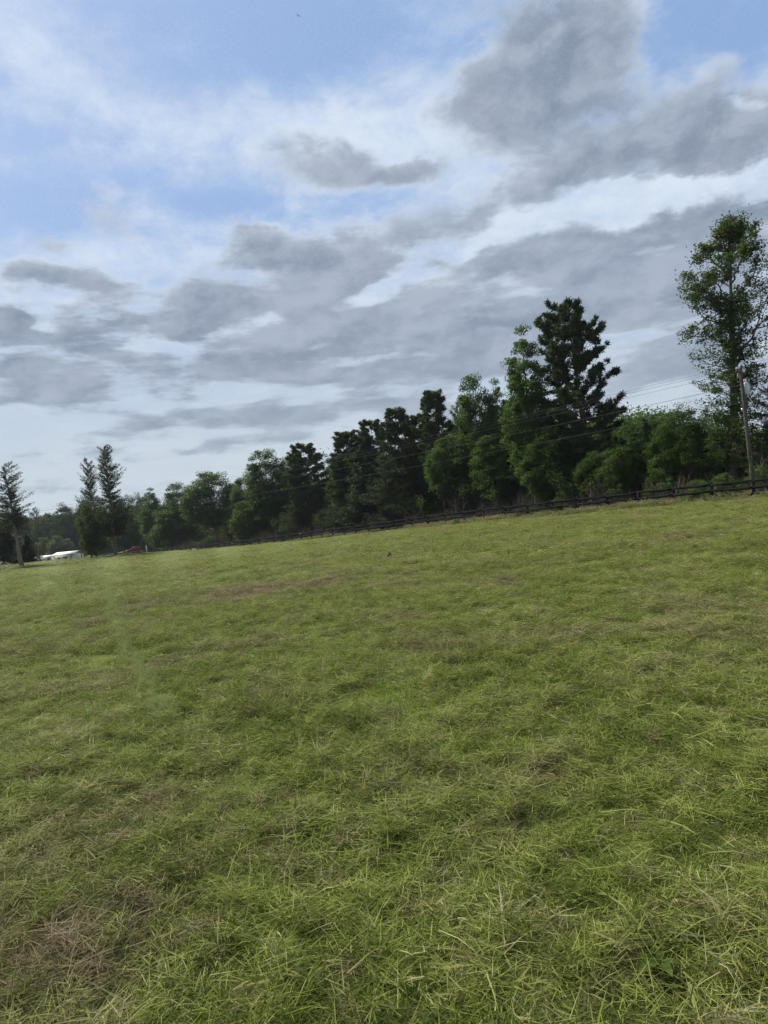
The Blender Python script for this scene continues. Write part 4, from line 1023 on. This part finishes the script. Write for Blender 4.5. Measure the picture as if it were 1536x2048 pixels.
# vine on the pole
q = np.random.default_rng(3); m = MB(); t = np.linspace(0, 1, 14)
P = np.c_[.16*np.cos(t*5)+PB[0], .16*np.sin(t*5)+PB[1]-.05, pz+t*4.3]; m.tube(P, .012, 4, .1)
C = P[q.integers(0, 14, 260)]+q.normal(0, 1, (260, 3))*[.16, .12, .22]; C[:, 0] += .12
C = C[(C[:, 2] < pz+2.9) | (q.uniform(0, 1, 260) < .35)]
m.leaves(C, .12*q.uniform(.6, 1.3, len(C)), q.uniform(.4, 1, len(C)), .2, .7, q); o = link('vine', m.mesh('vine', M_DECY)); tag(o, 'leafy green vine climbing the lower half of the utility pole', 'vine')

# ------------------------------------------------------------------ soil heaps and scraps in the field
def mound(u, v, w, h, seed, label):
    q = np.random.default_rng(seed); p = ground_at(u, v); dep = p[1]; R = w*dep/FPX/2; Hh = h*dep/FPX
    root = empty('soil_mound', (p[0], p[1], hz_(p[0], p[1])-.01)); tag(root, label, 'soil mound', 'heaps of bare soil in the field')
    m = MB(); n = 9; V = [(0, 0, Hh)]; F = []
    for i in range(1, n):
        f = i/(n-1)
        for j in range(18):
            a = j*2*np.pi/18; rr = R*f*(1+.25*(fbm(math.cos(a)*2+seed, math.sin(a)*2+f, seed, 2)-.5)*2); V.append((rr*math.cos(a), rr*math.sin(a), Hh*(1-f**1.4)*(1+q.normal(0, .16))-.02*f))
    for j in range(18): F.append((0, 1+j, 1+(j+1) % 18))
    m.add(np.array(V), np.array(F)); F4 = []
    for i in range(n-2):
        for j in range(18): F4.append((1+i*18+j, 1+(i+1)*18+j, 1+(i+1)*18+(j+1) % 18, 1+i*18+(j+1) % 18))
    m.f.append(np.array(F4)); m.tone.append(np.full(len(F4), .5)); link('heap', m.mesh('heap', M_SOIL), root)
    for c in range(9):
        a = q.uniform(0, 6.28); rr = R*q.uniform(.3, 1.25); s = R*q.uniform(.08, .2); b = MB(); V = q.normal(0, 1, (8, 3)); 
        b.box((-s, -s, -s*.6), (s, s, s*.7)); b.v[0] += q.normal(0, s*.25, (8, 3)); o = link('clod', b.mesh('clod', M_SOIL), root); o.location = (rr*math.cos(a), rr*math.sin(a), max(.01, Hh*(1-(rr/R)**1.4))); o.rotation_euler = q.uniform(0, 3, 3)
mound(779, 1117, 18, 14, 1, 'reddish brown soil mound in the far middle of the field')
mound(819, 1287, 22, 15, 2, 'small dark brown soil heap in the middle of the field')
mound(205, 1247, 24, 8, 3, 'low brown soil heap on the left beside the pale mowing track')
mound(1466, 1099, 22, 6, 4, 'low brown soil heap in the field near the right edge')
mound(1129, 1094, 14, 5, 5, 'tiny brown soil heap in the field below the tallest pine')
mound(4, 1196, 14, 5, 6, 'low brown soil heap at the left edge of the field')
def scrap(u, v, s, seed, label):
    q = np.random.default_rng(seed); p = fence_at(u, -2.2, v); m = MB(); n = 6
    X, Y = np.meshgrid(np.linspace(-1, 1, n), np.linspace(-1, 1, n)); Z = np.abs(q.normal(0, .45, (n, n)))+.25; V = np.c_[X.ravel()*s, Y.ravel()*s*.7, Z.ravel()*s]
    i = (np.arange(n-1)[:, None]*n+np.arange(n-1)[None]).ravel(); m.add(V, np.stack([i, i+1, i+n+1, i+n], -1))
    Vb = V.copy(); Vb[:, 2] -= s*.25; m.add(Vb, np.stack([i, i+n, i+n+1, i+1], -1))
    o = link('paper_scrap', m.mesh('paper_scrap', M_WHITE)); o.location = (p[0], p[1], hz_(p[0], p[1])+.12); tag(o, label, 'litter', 'white scraps near the fence')
scrap(777, 1069, .16, 1, 'larger white scrap of litter in the grass before the fence')
scrap(755, 1067, .09, 2, 'smaller white scrap of litter left of the larger one')
# a few broad weed leaves lying in the mown grass
def broadweed(u, v, s, seed, label):
    q = np.random.default_rng(seed); p = ground_at(u, v); root = empty('broadleaf_weed', (p[0], p[1], hz_(p[0], p[1])+.015), q.uniform(0, 6.28)); tag(root, label, 'weed', 'broad leaved weeds in the field')
    for j in range(5):
        a = j*1.26+q.normal(0, .3); L = s*q.uniform(.6, 1.1); t = np.linspace(0, 1, 6); w = L*.2*np.sin(np.clip(t*.93+.07, 0, 1)*np.pi)**.8; zz = L*(.55*t-.45*t*t)
        V = np.concatenate([np.c_[t*L, -w, zz+w*.35], np.c_[t*L, w*0, zz], np.c_[t*L, w, zz+w*.35]]); c, sn = math.cos(a), math.sin(a); V = np.c_[V[:, 0]*c-V[:, 1]*sn, V[:, 0]*sn+V[:, 1]*c, V[:, 2]+.02]
        i = np.arange(5); m = MB(); m.add(V, np.concatenate([np.stack([i, i+1, i+7, i+6], 1), np.stack([i+6, i+7, i+13, i+12], 1)]), .75); link('leaf', m.mesh('leaf', M_DECY, True), root)
for i, (u, v, s, lab) in enumerate(((1325, 1978, .10, 'grey green broad leaved weed near the bottom right corner'), (1478, 1228, .14, 'pale broad leaved weed right of centre far in the field'))):
    broadweed(u, v, s, 50+i, lab)

# ------------------------------------------------------------------ house, gate and cars far off on the left
def frame_at(u, v, Y):
    p = at_depth(u, v, Y); return p
M_WALL = solid('cream_siding', (.62, .58, .50), .7, .3, 0, .08, 2)
M_ROOF = solid('pale_metal_roof', (.66, .62, .55), .6, .3, 0, .12, 1.5)
M_GLASS = solid('dark_glass', (.03, .035, .04), .1, .6, 0, .2)
M_TRIM = solid('grey_trim', (.25, .25, .24), .7, .3)
def make_house():
    a = frame_at(68, 1127, 262); b_ = frame_at(152, 1122, 258); d = b_[:2]-a[:2]; L = np.linalg.norm(d); z0 = a[2]-.5
    root = empty('white_house', (a[0], a[1], z0), math.atan2(d[1], d[0])); tag(root, 'long low cream house with a pale metal roof beyond the field', 'house')
    hl, hr, dp, sp = 2.1, 2.5, 4.6, L*.46
    m = MB().box((0, 0, 0), (sp, dp, hl)).box((sp+.02, -.6, 0), (L, dp, hr)); link('wall', m.mesh('wall', M_WALL), root)
    m = MB()
    for (x0, x1, y0, h, r) in ((-.4, sp, -.5, hl, .75), (sp+.03, L+.4, -1.1, hr, .95)):
        V = np.array([(x0, y0, h), (x1, y0, h), (x1, dp/2, h+r), (x0, dp/2, h+r), (x1, dp+.5, h), (x0, dp+.5, h)], float); Vt = V+[0, 0, .12]
        m.add(np.concatenate([V, Vt]), [(0, 1, 7, 6), (6, 7, 8, 9), (9, 8, 10, 11), (1, 0, 3, 2), (2, 3, 5, 4), (0, 6, 9, 3), (3, 9, 11, 5), (1, 2, 8, 7), (2, 4, 10, 8), (4, 5, 11, 10)])
    rf = link('roof', m.mesh('roof', M_ROOF), root)
    m = MB()
    for i in range(22): 
        x = -.35+i*(sp+.3)/22; m.box((x, -.52, hl+.121), (x+.05, -.44, hl+.15))
    m.box((-.42, -.56, hl-.06), (sp, -.50, hl+.11)).box((sp+.03, -1.16, hr-.06), (L+.42, -1.10, hr+.11)); link('gutter', m.mesh('gutter', M_TRIM), rf)
    for (x, y, w) in ((sp*.3, 0, .9), (sp*.72, 0, .9), (sp+L*.14, -.6, 1.0), (sp+L*.28, -.6, .8), (sp+L*.33, -.6, .8)):
        m = MB().box((x-.08, y-.05, 1.02), (x+w+.08, y-.003, 1.82)); wn_ = link('window', m.mesh('window', M_TRIM), root)
        m = MB().box((x, y-.07, 1.1), (x+w, y-.052, 1.74)); link('pane', m.mesh('pane', M_GLASS), wn_)
    x = sp+L*.44; m = MB().box((x, -.66, .05), (x+.9, -.603, 1.95)); link('door', m.mesh('door', M_TRIM), root)
make_house()
def car_mesh(prof, w, inset):
    """lofted car body: side profile with tumblehome"""
    prof = np.array(prof, float); n = len(prof); m = MB(); rows = []
    for y, k in ((-1, 0), (-.93, 1), (.93, 1), (1, 0)):
        yy = np.full(n, y*w/2); hi = prof[:, 1] > inset; yy[hi] *= .82+.0*k
        rows.append(np.c_[prof[:, 0]*(1 if k else .985), yy, prof[:, 1]*(1 if k else .985)+(0 if k else .005)])
    V = np.concatenate(rows); F = []
    for r in range(3):
        for i in range(n): j = (i+1) % n; F.append((r*n+i, r*n+j, (r+1)*n+j, (r+1)*n+i))
    m.add(V, np.array(F)); m.f.append(np.arange(n)[None]); m.f.append(np.arange(n)[None, ::-1]+3*n); m.tone.append(np.full(2, .5)); return m
def make_car(u, v, Y, colour, label, suv, rz=0.0):
    p = at_depth(u, v, Y); z = hz_(p[0], p[1]); root = empty('parked_car', (p[0], p[1], p[2]), rz); tag(root, label, 'car', 'cars parked beyond the fence')
    mt = solid('car_paint', colour, .3, .5, 0, .06)
    if suv: prof = [(-2.15, .35), (-2.2, .75), (-2.05, .98), (-1.15, 1.08), (-.55, 1.62), (.2, 1.72), (1.5, 1.68), (2.0, 1.1), (2.15, .9), (2.15, .4)]; bl = 1.09
    else: prof = [(-2.15, .3), (-2.2, .6), (-2.0, .8), (-1.0, .92), (-.4, 1.36), (.2, 1.44), (1.0, 1.38), (1.6, 1.0), (2.15, .92), (2.2, .4)]; bl = .93
    link('body', car_mesh(prof, 1.8, bl).mesh('body', mt), root)
    top = max(q_[1] for q_ in prof)
    for sgn in (-1, 1):
        for (x0, x1, x2, x3) in ((-.9, .2, .2, -.42), (.28, 1.62, 1.38, .28)):
            y = sgn*.905; yt = sgn*.755; m = MB(); V = [(x0, y, bl+.02), (x1, y, bl+.02), (x2, yt, top-.14), (x3, yt, top-.14)]
            m.add(V, np.array([(0, 1, 2, 3)] if sgn < 0 else [(3, 2, 1, 0)])); o = link('side_window', m.mesh('side_window', M_GLASS), root)
        for x in (-1.35, 1.35):
            m = MB(); m.tube(np.array([(x, sgn*.70, .32), (x, sgn*.93, .32)]), .32, 16); o = link('wheel', m.mesh('wheel', M_DARK), root)
            m = MB(); m.tube(np.array([(x, sgn*.90, .32), (x, sgn*.945, .32)]), .19, 12); link('rim', m.mesh('rim', M_STEEL), o)
        m = MB().box((-2.21, sgn*.6-.16, prof[1][1]-.08), (-2.06, sgn*.6+.16, prof[1][1]+.1)); link('headlight', m.mesh('headlight', M_INSUL), root)
    i = 3; a, b_ = np.array(prof[i]), np.array(prof[i+1]); nrm = np.array([-(b_-a)[1], (b_-a)[0]]); nrm = nrm/np.linalg.norm(nrm)*.015
    m = MB(); a2, b2 = a*.92+b_*.08+nrm, a*.08+b_*.92+nrm; m.add([(a2[0], -.76, a2[1]), (a2[0], .76, a2[1]), (b2[0], .68, b2[1]), (b2[0], -.68, b2[1])], np.array([(0, 1, 2, 3)])); link('windscreen', m.mesh('windscreen', M_GLASS), root)
    a, b_ = np.array(prof[6]), np.array(prof[7]); nrm = np.array([-(b_-a)[1], (b_-a)[0]]); nrm = nrm/np.linalg.norm(nrm)*.015
    m = MB(); a2, b2 = a*.9+b_*.1+nrm, a*.1+b_*.9+nrm; m.add([(a2[0], -.68, a2[1]), (a2[0], .68, a2[1]), (b2[0], .76, b2[1]), (b2[0], -.76, b2[1])], np.array([(0, 1, 2, 3)])); link('rear_window', m.mesh('rear_window', M_GLASS), root)
make_car(271, 1106, 188, (.20, .012, .016), 'red car parked under the trees beyond the fence', True, .5)
make_car(209, 1118, 215, (.03, .05, .16), 'dark blue car partly hidden behind the tall ragged cedar', False, .3)
make_car(181, 1121, 225, (.55, .56, .56), 'silver car beside the white house, behind the yellow green tree', False, .3)
def make_gate():
    a = frame_at(128, 1128, 205); root = empty('field_gate', (a[0], a[1], hz_(a[0], a[1])), .25); tag(root, 'black wooden field gate in front of the white house', 'gate')
    for x in (0, 2.0):
        m = MB().box((x-.09, -.09, -.3), (x+.09, .09, 1.6)); link('gate_post', m.mesh('gate_post', M_FENCE), root)
    for z in (.25, .6, .95, 1.3):
        m = MB().box((.1, -.03, z), (1.9, .03, z+.13)); link('bar', m.mesh('bar', M_FENCE), root)
    m = MB(); m.tube(np.array([(.12, -.05, .3), (1.88, -.05, 1.4)]), .05, 4); link('diagonal_brace', m.mesh('diagonal_brace', M_FENCE), root)
make_gate()
def post_thing(u, v, Y, h, r, mat, label):
    p = at_depth(u, v, Y); m = MB(); lathe(m, [(r*1.1, -.4), (r, 0), (r*.95, h-.1), (r*.7, h)], 10); o = link('wooden_post', m.mesh('wooden_post', mat, True)); o.location = (p[0], p[1], p[2]); tag(o, label, 'post')
post_thing(164, 1120, 240, 3.4, .13, M_POLE, 'tall grey post at the right end of the white house')
post_thing(294, 1104, 172, 1.5, .16, M_TRANS, 'pale post standing just right of the red car')
# white flowering shrub by the fence, bush with pink flowers at the left edge
def flower_bush(u, off_, v, h, w, nf, mat, label, leafm, depth=None):
    q = np.random.default_rng(int(u)+5); p = fence_at(u, off_, v) if depth is None else at_depth(u, v, depth)[:2]; root = empty('flowering_shrub', (p[0], p[1], hz_(*p))); tag(root, label, 'shrub')
    m = MB()
    for _ in range(10): e = np.array([q.normal(0, w*.3), q.normal(0, w*.3), h*q.uniform(.5, .95)]); m.tube(limb(np.array([0, 0, -.1]), e, q, 4), np.linspace(.02, .006, 4), 4, cap=False)
    link('stem', m.mesh('stem', M_BARK), root)
    C = q.normal(0, 1, (500, 3))*[w*.3, w*.3, h*.25]+[0, 0, h*.5]; m = MB(); m.leaves(C, .09, q.uniform(.2, .8, 500), .4, .6, q); link('foliage', m.mesh('foliage', leafm), root)
    d = q.normal(0, 1, (nf, 3)); d /= np.linalg.norm(d, axis=1)[:, None]; m = MB(); m.leaves(d*[w*.52, w*.52, h*.42]+[0, 0, h*.55], .13, .5, .4, .9, q); link('blossom', m.mesh('blossom', mat), root)
M_PINK = solid('pink_petals', (.62, .42, .40), .6, .2)
flower_bush(388, -.9, 1098, .8, .9, 150, M_WHITE, 'small white flowering shrub in front of the fence, left of the crooked trunk', M_DECY)
flower_bush(2, 0, 1150, 1.5, 1.9, 120, M_PINK, 'round bush with pinkish flowers at the left edge of the field', M_DEC, depth=78)
# bird
def make_bird():
    p = at_depth(597, 32, 70); root = empty('bird', tuple(p), .6); tag(root, 'small dark bird flying high near the top of the sky', 'bird'); root.rotation_euler = (.35, .2, .6)
    m = MB(); lathe(m, [(.004, -.15), (.02, -.10), (.034, -.02), (.03, .05), (.022, .09), (.022, .115), (.004, .15)], 10); m.v[0] = m.v[0][:, [0, 2, 1]]; t = m.v[0]
    m.add([(-.012, -.13, 0), (.012, -.13, 0), (.04, -.23, .005), (-.04, -.23, .005)], np.array([(0, 1, 2, 3)]))
    for sgn in (-1, 1):                                               # wings in the same skin
        m.add([(sgn*.02, .06, .012), (sgn*.02, -.05, .01), (sgn*.16, -.055, .06), (sgn*.16, .055, .07), (sgn*.30, -.09, .03)], [(0, 1, 2, 3), (3, 2, 4)])
    link('body', m.mesh('body', M_DARK, True), root)
make_bird()

# ------------------------------------------------------------------ thin haze over the far ground
m, gg, oo = new_mat('haze_air'); pv = gg.node('ShaderNodeVolumePrincipled'); pv.inputs['Color'].default_value = (.80, .87, .95, 1); pv.inputs['Density'].default_value = .0001
pv.inputs['Anisotropy'].default_value = .2; gg.l.new(pv.outputs[0], oo.inputs['Volume'])
b = MB().box((-900, -300, -14), (1500, 1300, 60)); o = link('haze', b.mesh('haze', m)); tag(o, 'thin pale haze in the distance', 'haze', kind='stuff')
